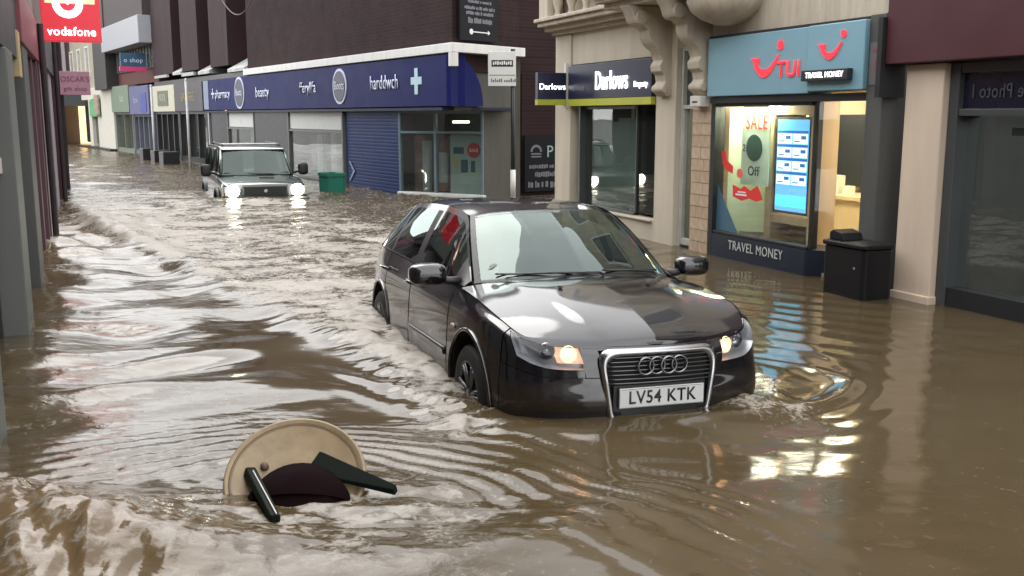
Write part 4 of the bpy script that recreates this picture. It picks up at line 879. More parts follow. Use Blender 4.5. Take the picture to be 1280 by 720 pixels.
def wheel(parent, x, y, z, r=.315, w=.205, steer=0, spokes=7):
    s_ = 1 if y > 0 else -1
    def place(mb):
        c, n_ = math.cos(steer), math.sin(steer)
        mb.v = [(x + (p[0] * c - p[1] * n_), y + (p[0] * n_ + p[1] * c), z + p[2]) for p in mb.v]; return mb
    prof = [(r * .68, -w / 2), (r * .90, -w / 2), (r * .97, -w * .42), (r, -w * .3), (r, w * .3), (r * .97, w * .42), (r * .90, w / 2), (r * .68, w / 2)]
    t_ = obj('wheel', place(MB().lathe(prof, axis=1, n=40)), rubber, parent, smooth=True)
    a = s_ * w / 2
    m = MB().lathe([(r * .69, a * .98), (r * .655, a * 1.0), (r * .62, a * .8), (r * .60, a * .1), (r * .60, -a)], axis=1, n=40)
    for k in range(spokes):
        t = 2 * math.pi * k / spokes + .2
        for dt in (-.10, .10):
            p0 = Vector((r * .14 * math.cos(t + dt * 1.5), a * .80, r * .14 * math.sin(t + dt * 1.5))); p1 = Vector((r * .63 * math.cos(t + dt * 1.1), a * .92, r * .63 * math.sin(t + dt * 1.1)))
            m.tube(p0, p1, .016, .013, n=6)
    m.lathe([(0, a * .98), (r * .12, a * .96), (r * .2, a * .8), (r * .2, a * .5)], axis=1, n=20)
    obj('rim', place(m), alloy, t_, smooth=True)
    obj('brake_disc', place(MB().lathe([(.02, a * .3), (r * .5, a * .3), (r * .5, a * .2), (.02, a * .2)], axis=1, n=28)), mat('brake_steel', (.15, .14, .13), .5, metal=.6), t_)
    return t_

def black_hatchback():
    t = thing('black_car', 'shiny black hatchback driving through the flood in the foreground', 'car', (CAR[0], CAR[1], 0), 0)
    t.rotation_mode = 'XYZ'
    t.matrix_world = Matrix.Translation((CAR[0], CAR[1], -.032)) @ Matrix.Rotation(CAR[2], 4, 'Z') @ Matrix.Translation((0, 0, .5)) @ Matrix.Rotation(-.019, 4, 'X') @ Matrix.Rotation(-.0353, 4, 'Y') @ Matrix.Translation((0, 0, -.5))
    # lower body belt
    node = [(-2.14, 0), (-2.12, .35), (-2.02, .65), (-1.85, .80), (-1.6, .86), (-1.3, .885), (-.9, .885), (-.3, .882), (.3, .88), (.85, .882), (1.28, .885), (1.60, .868), (1.84, .80), (1.99, .665), (2.08, .46), (2.125, .24), (2.14, 0)]
    ztop = [.97, .97, .975, .985, .985, .98, .97, .955, .94, .925, .895, .845, .775, .740, .724, .716, .714]
    fr = lambda k: float(sstep(10.5, 13.5, np.array(k)))
    C = []
    P = np.array(node)
    for k, (x, y) in enumerate(node):
        a = P[min(k + 1, 16)] - P[max(k - 1, 0)]; nrm = np.array([a[1], -a[0]]) ; nrm = -nrm / np.linalg.norm(nrm)  # inward
        if (nrm @ P[k]) > 0: nrm = -nrm
        f = fr(k); zt = ztop[k]
        zs = [.17, .30, .45 - .02 * f, .62 - .08 * f, .80 * (1 - f) + .655 * f, zt]
        ins = [.055, .012, .0, .006 + .016 * f, .022 + .022 * f, .075 + .02 * f]
        if f > .5: ins[0] = .05; ins[1] = .020; ins[2] = -.012
        C.append([(x + nrm[0] * i, y + nrm[1] * i, z) for i, z in zip(ins, zs)])
    for k in (0, 16):                                # stay on the centre plane
        for j in range(6): C[k][j] = (C[k][j][0], 0, C[k][j][2])
    Bf = surf(C)
    fwx, rwx, wz, ar = 1.288, -1.29, .345, .372
    # inner dark hull behind the gaps
    hull = MB()
    for (a, b, c_, d_, n1, n2) in ((0, 11.66, 0, 5, 130, 14), (11.66, 14.1, 0, 3.15, 24, 8), (14.1, 16, 0, 5, 12, 14)):
        hp = patch(Bf, a, b, c_, d_, n1, n2, 'both'); hull.add(hp.v, hp.f)
    V = np.array(hull.v); V[:, 0] *= .988; V[:, 1] *= .975; V[:, 2] = (V[:, 2] - .2) * .985 + .2; hull.v = [tuple(p) for p in V]
    hull = cut_arch(hull, fwx * .988, wz, ar + .02); hull = cut_arch(hull, rwx, wz, ar + .02)
    hull = cut_grille(hull); obj('inner_body', hull, under, t, smooth=True)
    g = .028
    sides = (('left', 1), ('right', -1))
    for sd_, sg in sides:
        w = cut_arch(patch(Bf, 8.93 + g, 11.62 - g, 0, 5, 100, 60, sd_), fwx, wz, ar); obj('front_wing', w, paint, t, smooth=True)
        w = cut_arch(patch(Bf, 7.08 + g, 8.93 - g / 2, .35, 5, 30, 24, sd_), fwx, wz, ar); o1 = obj('front_door', w, paint, t, smooth=True)
        w = cut_arch(patch(Bf, 5.60 + g, 7.08 - g / 2, .35, 5, 50, 50, sd_), rwx, wz, ar); o2 = obj('rear_door', w, paint, t, smooth=True)
        w = cut_arch(patch(Bf, 3.2, 5.60 - g / 2, .0, 5, 90, 60, sd_), rwx, wz, ar); obj('rear_wing', w, paint, t, smooth=True)
        obj('sill', patch(Bf, 6.15, 8.93, 0, .33, 30, 4, sd_), blackplastic, t, smooth=True)
        m = patch(Bf, 7.15, 8.86, 2.15, 2.45, 30, 3, sd_, off=-.012 if False else .0); V = np.array(m.v); V[:, 1] += sg * .010; m.v = [tuple(p) for p in V]; obj('rub_strip', m, paint, o1, smooth=True, solid=.012)
        for (xc, z_, pp) in ((-.14, .845, o1), (-1.02, .862, o2)):
            yy = sg * .872
            obj('handle', MB().path([(xc + .10, yy, z_ - .004), (xc + .08, yy + sg * .028, z_), (xc, yy + sg * .034, z_ + .002), (xc - .08, yy + sg * .030, z_), (xc - .10, yy, z_)], [.012, .014, .015, .014, .012], n=8), paint, pp, smooth=True)
        # arch lips
        for cx_ in (fwx, rwx):
            pts = []
            for a in np.linspace(R(-4), R(184), 40):
                x_ = cx_ + (ar + .004) * math.cos(a); z_ = wz + (ar + .004) * math.sin(a)
                sI = np.interp(x_, [-1.85, -1.6, -1.3, -.9, -.3, .3, .85, 1.28, 1.6, 1.84], [3, 4, 5, 6, 7, 8, 9, 10, 11, 12]); jv = np.interp(z_, [.17, .30, .45, .62, .80, .93], range(6))
                q = Bf(np.array([sI]), np.array([jv]))[0, 0]; pts.append((x_, sg * (abs(q[1]) + .004), z_))
            obj('arch_lip', MB().path(pts, .014, n=8), paint, t, smooth=True)
            obj('arch_liner', MB().lathe([(ar - .002, sg * .60), (ar - .002, sg * .872)], (cx_, 0, wz), axis=1, n=30, a0=R(-10), a1=R(190)), under, t, smooth=True)
        obj('side_repeater', MB().ball((.985, sg * .883, .70), .022, sc=(1.4, .5, .8)), mat('clear_amber', (.6, .5, .4), .2), t, smooth=True)
    obj('front_bumper', cut_grille(patch(Bf, 11.62, 16, 0, 3.12, 220, 50, 'both')), paint, t, smooth=True)
    for sd_ in ('left', 'right'):
        lo = patch(Bf, 12.9, 15.0, .55, 1.5, 30, 6, sd_, off=0); V = np.array(lo.v); V[:, 0] += .006; lo.v = [tuple(p) for p in V]; obj('lower_intake', lo, blackplastic, t)
    obj('rear_bumper', patch(Bf, 0, 3.17, 0, 2.6, 40, 20, 'both'), paint, t, smooth=True)
    obj('tailgate_lower', patch(Bf, 0, 2.2, 2.65, 5, 30, 12, 'both'), paint, t, smooth=True)
    for sd_, sg in sides: obj('tail_lamp', patch(Bf, 2.24, 3.17, 2.9, 5, 16, 12, sd_), mat('red_lens', (.25, .01, .01), .15, coat=1, var=0), t, smooth=True)
    # headlamps
    hu0, hu1 = 11.75, 13.92
    def skew(u, v):
        out = np.zeros((len(u), len(v), 3))
        for j, vv in enumerate(v):
            lo_u = hu0 + .42 * (1 - vv) ** 1.3 - .05 * vv; hi_u = hu1 + .18 * (1 - vv)
            top = 4.82 - .0 * vv; us = lo_u + (hi_u - lo_u) * u
            bot = 3.50 + .10 * (1 - u) ** 2
            for i, (uu, bb) in enumerate(zip(us, bot)): out[i, j] = Bf(np.array([uu]), np.array([bb + (top - bb) * vv]))[0, 0]
        return out
    lampem = mat('warm_lamp', (.9, .7, .45), .3, var=0, emit=(1, .55, .32), es=.30)
    for sd_, sg in sides:
        n1, n2 = 28, 10
        G = skew(np.linspace(0, 1, n1), np.linspace(0, 1, n2)); G = G.copy()
        if sg < 0: G[:, :, 1] *= -1
        lens = MB().grid(G, flip=sg < 0)
        Hb = G.copy(); c0 = np.array([-.07, -sg * .05, 0]); Hb = (Hb - G.mean((0, 1))) * .97 + G.mean((0, 1)) + c0
        hd = obj('headlight', MB().grid(Hb, flip=sg < 0), mat('lamp_housing', (.50, .50, .51), .3, metal=.6, var=0), t, smooth=True)
        obj('lens', lens, lensglass, hd, smooth=True)
        i0 = int(.60 * (n1 - 1)); gi = Hb[i0:, 1:9] + np.array([.012, 0, 0]); obj('inner_reflector', MB().grid(gi, flip=sg < 0), mat('warm_reflector', (.7, .5, .35), .35, var=0, emit=(1, .58, .36), es=.22), hd, smooth=True)
        sk = MB()                                        # skirt between lens and housing
        loop = [(i, 0) for i in range(n1)] + [(n1 - 1, j) for j in range(1, n2)] + [(i, n2 - 1) for i in range(n1 - 2, -1, -1)] + [(0, j) for j in range(n2 - 2, 0, -1)]
        vs = [tuple(G[a]) for a in loop] + [tuple(Hb[a]) for a in loop]; n_ = len(loop); sk.add(vs, [(i, (i + 1) % n_, n_ + (i + 1) % n_, n_ + i) for i in range(n_)]); obj('skirt', sk, mat('lamp_housing'), hd)
        for (fu, rr, mm) in ((.78, .046, lampem), (.50, .046, chrome)):
            i = int(fu * (n1 - 1)); p = Hb[i, 5] + np.array([.030, 0, 0]); q = G[i, 5]; nrm = np.array([1, sg * .35, .05]); nrm /= np.linalg.norm(nrm)
            bowl = MB().lathe([(rr, .028), (rr * 1.08, .020), (rr * .95, .0), (rr * .5, -.02), (0, -.03)], axis=0, n=24)
            Rm = Vector((1, 0, 0)).rotation_difference(Vector(nrm)).to_matrix(); bowl.v = [tuple(Rm @ Vector(v_) + Vector(p)) for v_ in bowl.v]
            rf = obj('reflector', bowl, mm if mm is lampem else chrome, hd, smooth=True)
            bl = MB().ball((0, 0, 0), rr * .34); bl.v = [tuple(Vector(v_) + Vector(p) - Vector(nrm) * .0) for v_ in bl.v]
            obj('bulb', bl, mat('lamp_bulb', (.9, .9, .9), .2, var=0, emit=(1, .62, .38), es=1.8) if mm is lampem else mat('grey_bulb', (.35, .36, .38), .15, metal=.6, var=0), hd, smooth=True)
        # body skin around the lamp: above, inboard and below
        obj('headlight_surround', patch(Bf, 11.64, 16, 4.84, 5, 50, 3, sd_), paint, t, smooth=True)
        G2 = []
        for v_ in np.linspace(0, 1, 26):
            b0 = 3.16; hi_u = hu1 + .18 * (1 - v_) + .03; G2.append([Bf(np.array([hi_u + (16 - hi_u) * a]), np.array([b0 + (4.82 - b0) * v_]))[0, 0] for a in np.linspace(0, 1, 60)])
        G2 = np.array(G2)
        if sg < 0: G2[:, :, 1] *= -1
        obj('nose_panel', cut_grille(MB().grid(G2, flip=sg > 0)), paint, t, smooth=True)
        G3 = []
        for a in np.linspace(0, 1, 30):
            uu = 11.64 + (14.10 - 11.64) * a; w_ = np.clip((uu - (hu0 + .42)) / (hu1 + .18 - hu0 - .42), 0, 1)
            tp = 3.47 + .10 * (1 - w_) ** 2
            G3.append([Bf(np.array([uu]), np.array([3.14 + (tp - 3.14) * v_]))[0, 0] for v_ in np.linspace(0, 1, 4)])
        G3 = np.array(G3)
        if sg < 0: G3[:, :, 1] *= -1
        obj('bumper_edge', MB().grid(G3, flip=sg < 0), paint, t, smooth=True)
        G4 = []
        for v_ in np.linspace(0, 1, 12):
            lo_u = hu0 + .42 * (1 - v_) ** 1.3 - .05 * v_ - .02; jj = 3.57 + (4.82 - 3.57) * v_
            G4.append([Bf(np.array([11.64 + (lo_u - 11.64) * a]), np.array([jj]))[0, 0] for a in np.linspace(0, 1, 5)])
        G4 = np.array(G4)
        if sg < 0: G4[:, :, 1] *= -1
        obj('wing_tip', MB().grid(G4, flip=sg > 0), paint, t, smooth=True)
    # bonnet
    top5 = lambda s_: Bf(np.atleast_1d(s_), np.array([5.]))[:, 0, :]
    fender = curve([tuple(p) for p in top5(np.linspace(9.05, 12.35, 14))])      # u: cowl -> front corner
    front = curve([tuple(p) for p in top5(np.linspace(12.35, 16, 14))])         # v: corner -> centre
    cowl = curve([(.93, fender(np.array([0.]))[0][1], fender(np.array([0.]))[0][2]), (1.00, .60, .955), (1.09, .36, .985), (1.13, 0, .995)])
    f0 = fender(np.array([0.]))[0]; cowl = curve([tuple(f0), (f0[0] + .07, .62, .958), (f0[0] + .15, .36, .985), (f0[0] + .18, 0, .995)])
    ctr = curve([(f0[0] + .18, 0, .995), (1.35, 0, .962), (1.65, 0, .908), (1.9, 0, .828), (2.03, 0, .762), tuple(front(np.array([1.]))[0])])
    def crown(U, V):
        z = .006 * np.sin(np.pi * U) * np.sin(np.pi * V)
        cl = .36 + .26 * (U)                             # crease runs inwards towards the grille
        z = z + .012 * (1 / (1 + np.exp(-(V - cl) * 38))) * np.sin(np.pi * np.clip(U * .9 + .07, 0, 1)) ** .6
        return np.stack([0 * z, 0 * z, z], 2)
    Bon = coons(ctr, fender, cowl, front, crown)         # u along, v across
    obj('bonnet', patch(Bon, 0.0, 1, 0.016, 1, 70, 60, 'both'), paint, t, smooth=True)
    # cowl tray
    wsb = [(.86, .70, .945), (.97, .56, .968), (1.05, .34, .985), (1.085, 0, .992)]
    tr_ = MB(); a_ = np.array([cowl(np.array([k]))[0] for k in np.linspace(0, 1, 12)]); b_ = np.array([curve(wsb)(np.array([k]))[0] for k in np.linspace(0, 1, 12)])
    a_[:, 2] -= .012; b_[:, 2] -= .012; G = np.stack([a_, b_], 1); tr_.grid(G); G = G.copy(); G[:, :, 1] *= -1; tr_.grid(G, flip=True); obj('cowl_tray', tr_, blackplastic, t)
    # windscreen
    wst = [(.25, .545, 1.350), (.30, .40, 1.378), (.335, .2, 1.392), (.345, 0, 1.397)]
    Wb, Wt = curve(wsb), curve(wst)
    aps = curve([wsb[0], (.66, .655, 1.085), (.44, .60, 1.235), wst[0]]); cen = curve([wsb[-1], (.85, 0, 1.145), (.60, 0, 1.285), wst[-1]])
    Ws = coons(Wt, Wb, aps, cen)                       # u: side->centre, v: bottom->top
    ws = obj('windscreen', patch(Ws, .035, 1, .03, .975, 40, 30, 'both'), carglass, t, smooth=True)
    for q_ in (1, -1): obj('windscreen_edge', MB().grid((Ws(np.linspace(0, .06, 4), np.linspace(0, 1, 30)) + np.array([.003, 0, .003])) * np.array([1, q_, 1]), flip=q_ < 0), blackplastic, ws, smooth=True)
    obj('windscreen_band', patch(Ws, 0, 1, -.01, .045, 30, 3, 'both', off=0), blackplastic, ws)
    # roof
    rail = curve([wst[0], (-.15, .560, 1.398), (-.7, .555, 1.402), (-1.2, .535, 1.372), (-1.62, .51, 1.305), (-1.80, .50, 1.262)])
    rcen = curve([wst[-1], (-.1, 0, 1.430), (-.7, 0, 1.436), (-1.3, 0, 1.405), (-1.75, 0, 1.335), (-1.88, 0, 1.305)])
    rr_ = curve([(-1.80, .50, 1.262), (-1.86, .3, 1.292), (-1.88, 0, 1.305)])
    Rf = coons(rcen, rail, Wt, rr_)
    obj('roof', patch(Rf, 0, 1, 0, 1, 50, 30, 'both'), paint, t, smooth=True)
    # side glass house: bottom belt to rail
    bel = [tuple(top5(s_)[0]) for s_ in (9.05, 8.45, 7.95, 7.35, 7.1, 6.0, 5.2, 4.3, 3.1)]
    bot = [(p[0], p[1] - .008, p[2] + .002) for p in bel]; bot[0] = (.86, bot[0][1] - .03, .932)
    upp = [(.835, .712, .962), (.52, .633, 1.195), (.24, .560, 1.352), (-.12, .572, 1.396), (-.27, .574, 1.400), (-.92, .562, 1.388), (-1.34, .542, 1.350), (-1.66, .520, 1.290), (-1.80, .505, 1.255)]
    Cg = []
    for b, u_ in zip(bot, upp):
        b = np.array(b); u_ = np.array(u_); Cg.append([b, b + (u_ - b) * .33 + np.array([0, .014, 0]) * min(1, np.linalg.norm(u_ - b) * 3), b + (u_ - b) * .67 + np.array([0, .013, 0]) * min(1, np.linalg.norm(u_ - b) * 3), u_])
    Gf = surf(Cg)
    for sd_, sg in sides:
        # painted bits: A pillar + roof rail band, C pillar
        obj('roof_rail', patch(Gf, 0, 8, 2.72, 3, 80, 5, sd_), paint, t, smooth=True)
        obj('rear_pillar', patch(Gf, 6.86, 8, 0, 2.72, 24, 14, sd_), paint, t, smooth=True)
        obj('window_trim', patch(Gf, .25, 6.86, 0, .10, 60, 2, sd_, off=0), blackplastic, t, smooth=True)
        obj('mirror_triangle', patch(Gf, 0, .62, .0, 2.72, 8, 10, sd_), blackplastic, t, smooth=True)
        for (a, b) in ((3.93, 4.22), (5.52, 5.76)): obj('pillar', patch(Gf, a, b, .1, 2.72, 6, 14, sd_), blackplastic, t, smooth=True)
        for (a, b) in ((.62, 3.93), (4.22, 5.52), (5.76, 6.86)): obj('side_window', patch(Gf, a, b, .1, 2.72, 40, 16, sd_), carglass, t, smooth=True)
        # mirrors
        mm = MB().pillow((.71, sg * .975, 1.0), (.08, .125, .072), e=.62); V = np.array(mm.v); V[:, 0] = np.where(V[:, 0] < .665, .665, V[:, 0]); mm.v = [tuple(p) for p in V]
        mo = obj('wing_mirror', mm, paint, t, smooth=True); obj('mirror_arm', MB().path([(.74, sg * .76, .955), (.73, sg * .84, .955), (.71, sg * .93, .975)], [.03, .026, .03], n=8), blackplastic, mo, smooth=True)
        obj('mirror_glass', MB().lathe([(0, 0), (.06, 0), (.06, -.003), (0, -.003)], (.628, sg * .975, 1.0), axis=0, n=20), chrome, mo)
    # rear screen
    belr = curve([tuple(p) for p in top5(np.linspace(3.1, 0, 8))]); 
    side_r = curve([tuple(belr(np.array([0.]))[0]), (-1.90, .60, 1.12), (-1.80, .50, 1.262)])
    cen_r = curve([tuple(belr(np.array([1.]))[0]), (-2.02, 0, 1.15), (-1.88, 0, 1.305)])
    Rs = coons(rr_, belr, side_r, cen_r)
    obj('tailgate', patch(Rs, 0, 1, 0, .15, 20, 4, 'both'), paint, t, smooth=True); obj('rear_window', patch(Rs, .0, 1, .15, 1, 20, 12, 'both'), carglass, t, smooth=True)
    # grille
    def gx(y): return 2.142 - .20 * y * y
    def outline(sc_, inset=0):
        zt, zb, wt, wb, rad = .712 - inset, .29 + inset, .370 - inset, .305 - inset * .8, .10
        cs = [(wt, zt), (wb, zb), (-wb, zb), (-wt, zt)]; pts = []
        for k in range(4):
            c_ = np.array(cs[k]); a_ = np.array(cs[k - 1]) - c_; b2 = np.array(cs[(k + 1) % 4]) - c_; a_ /= np.linalg.norm(a_); b2 /= np.linalg.norm(b2); r_ = rad * (1 if k in (0, 3) else .6)
            for q in np.linspace(0, 1, 7): pts.append(c_ + a_ * r_ * (1 - q) ** 2 + b2 * r_ * q ** 2)
        # subdivide long spans so the bars follow the curved nose
        out = []
        for k in range(len(pts)):
            p, q = pts[k], pts[(k + 1) % len(pts)]; n_ = max(1, int(np.linalg.norm(q - p) / .05))
            for s_ in range(n_): out.append(p + (q - p) * s_ / n_)
        return out
    o_out, o_in = outline(1, -.006), outline(1, .034); n_ = len(o_out)
    zf = lambda z: -.10 * max(0, (z - .55)) - .03 * max(0, .4 - z)    # nose leans back
    def ring(pts, dx): return [(gx(p[0]) + zf(p[1]) + dx, p[0], p[1]) for p in pts]
    # inner and outer outlines need equal counts: resample
    def resample(pts, n):
        P_ = np.array(pts + [pts[0]]); d = np.r_[0, np.cumsum(np.linalg.norm(np.diff(P_, axis=0), axis=1))]; q = np.linspace(0, d[-1], n, endpoint=False)
        return [np.array([np.interp(s_, d, P_[:, 0]), np.interp(s_, d, P_[:, 1])]) for s_ in q]
    A_, B_, Mi = resample(o_out, 120), resample(o_in, 120), resample(outline(1, .014), 120)
    rows = [ring(A_, -.03), ring(A_, .004), ring(Mi, .013), ring(B_, .004), ring(B_, -.045)]
    m = MB(); vs = [p for r_ in rows for p in r_]; m.add(vs, [(a * 120 + i, a * 120 + (i + 1) % 120, (a + 1) * 120 + (i + 1) % 120, (a + 1) * 120 + i) for a in range(4) for i in range(120)])
    gr = obj('grille_frame', m, chrome, t, smooth=True)
    back = MB()
    for k in range(24):
        y0, y1 = -.33 + k * .66 / 24, -.33 + (k + 1) * .66 / 24
        back.add([(gx(y0) - .022, y0, .30), (gx(y1) - .022, y1, .30), (gx(y1) + zf(.70) - .022, y1, .695), (gx(y0) + zf(.70) - .022, y0, .695)], [(0, 1, 2, 3)])
    V = np.array(back.v); 
    for q in V:
        if q[2] < .4: q[1] *= .78
    back.v = [tuple(q) for q in V]; obj('grille_back', back, under, gr)
    for k in range(7):
        z = .668 - k * .0235
        hw = .330 - (.70 - z) * .14; pts = [(gx(y) + zf(z) - .004, y, z) for y in np.linspace(-hw, hw, 18)]
        obj('grille_slat', MB().path(pts, .0052, n=6), mat('gloss_black_slat', (.02, .02, .022), .2, coat=1, var=0), gr, smooth=True)
    for k in range(4):
        y = -.105 + .07 * k; c_ = (gx(y) + .016 - .006 * (k % 2) + zf(.622), y, .622)
        obj('badge_ring', MB().path([(c_[0], c_[1] + .047 * math.cos(a), c_[2] + .047 * math.sin(a)) for a in np.linspace(0, 2 * math.pi, 36, endpoint=False)], .0065, n=8, closed=True), mat('badge_metal', (.22, .22, .23), .25, metal=1, var=0), gr, smooth=True)
    obj('lower_grille_panel', MB().grid(np.array([[(gx(y) - .008 + zf(z), y, z) for z in (.31, .35, .50, .515)] for y in np.linspace(-.285, .285, 16)])), blackplastic, gr, smooth=True)
    pl_ = MB().grid(np.array([[(2.163 + zf(z) + .001, y, z) for z in (.390, .500)] for y in np.linspace(-.262, .262, 4)])); 
    pb = obj('number_plate', MB().box(2.134, 2.150, -.262, .262, .390, .502), mat('number_plate_white', (.62, .63, .62), .35, var=.05), t, bevel=.004)
    obj('plate_border', MB().box(2.1501, 2.1512, -.256, .256, .394, .3955).box(2.1501, 2.1512, -.256, .256, .4965, .498), ink, pb)
    text('plate_lettering', 'LV54 KTK', (2.1505, 0, .446), (0, 1, 0), UP, .102, ink, pb, wide=.90, ext=.0015, bold=.028)
    for sg in (1, -1): obj('washer_jet', bx(1.34, 1.37, sg * .30 - .012, sg * .30 + .012, .968, .978), blackplastic, t)
    obj('sunstrip', patch(Ws, .0, 1, .93, .99, 30, 3, 'both'), blackplastic, ws, smooth=True)
    obj('tax_disc', MB().lathe([(0, 0), (.035, 0), (.035, .002), (0, .002)], (.83, -.56, 1.035), axis=0, n=16), mat('paper_disc', (.5, .5, .45), .6, var=0), ws)
    # wipers
    for (a, b) in (((1.06, -.10), (.80, .50)), ((1.02, -.52), (.86, -.02))):
        def on(u_, v_):
            sgn = 1 if u_ >= 0 else -1; q = Ws(np.array([1 - abs(u_)]), np.array([v_]))[0, 0]; return (q[0] + .012, q[1] * sgn, q[2] + .014)
    obj('wiper', MB().path([on(.15, .0), on(.12, .03), on(-.30, .045), on(-.72, .06)], [.010, .009, .007, .005], n=6).path([on(-.02, .035), on(-.80, .075)], .006, n=6), blackplastic, t)
    obj('wiper', MB().path([on(.75, .0), on(.72, .03), on(.45, .045), on(.18, .05)], [.010, .009, .007, .005], n=6).path([on(.80, .06), on(.16, .055)], .006, n=6), blackplastic, t)
    # wheels
    for x, y in ((fwx, .775), (rwx, .775), (fwx, -.775), (rwx, -.775)): wheel(t, x, y, .315, steer=0)
    # cabin
    cab = mat('cabin_dark', (.022, .022, .024), .8, var=.15)
    it = obj('cabin_tub', MB().box(-1.9, 1.05, -.70, .70, .30, .36).box(-1.7, -1.2, -.66, .66, .36, .92), cab, t)
    obj('dashboard', MB().prism([(.98, .55), (.98, .93), (.80, .955), (.62, .93), (.52, .80), (.58, .55)], -.70, .70, axis=1), cab, t, bevel=.02)
    obj('steering_wheel', MB().path([(.42 + .06 * math.sin(a), -.36 + .185 * math.cos(a), .88 + .175 * math.sin(a)) for a in np.linspace(0, 2 * math.pi, 28, endpoint=False)], .014, n=8, closed=True).tube((.42, -.54, .88), (.42, -.18, .88), .012).tube((.42, -.36, .88), (.60, -.36, .84), .025), blackplastic, t, smooth=True)
    for sg in (1, -1):
        s_ = obj('seat', MB().box(-.45, .10, sg * .36 - .24, sg * .36 + .24, .42, .60).prism([(-.42, .60), (-.30, .60), (-.48, 1.14), (-.60, 1.14)], sg * .36 - .24, sg * .36 + .24, axis=1), mat('seat_fabric', (.05, .05, .052), .9), t, bevel=.05)
        obj('headrest', MB().prism([(-.50, 1.17), (-.60, 1.17), (-.64, 1.33), (-.56, 1.34)], sg * .36 - .13, sg * .36 + .13, axis=1), mat('seat_fabric'), s_, bevel=.03)
        obj('rear_headrest', bx(-1.42, -1.32, sg * .35 - .12, sg * .35 + .12, .95, 1.10), mat('seat_fabric'), t, bevel=.03)
    obj('interior_mirror', bx(.28, .31, -.12, .12, 1.27, 1.33), blackplastic, t, bevel=.01)
    return t
black_hatchback()

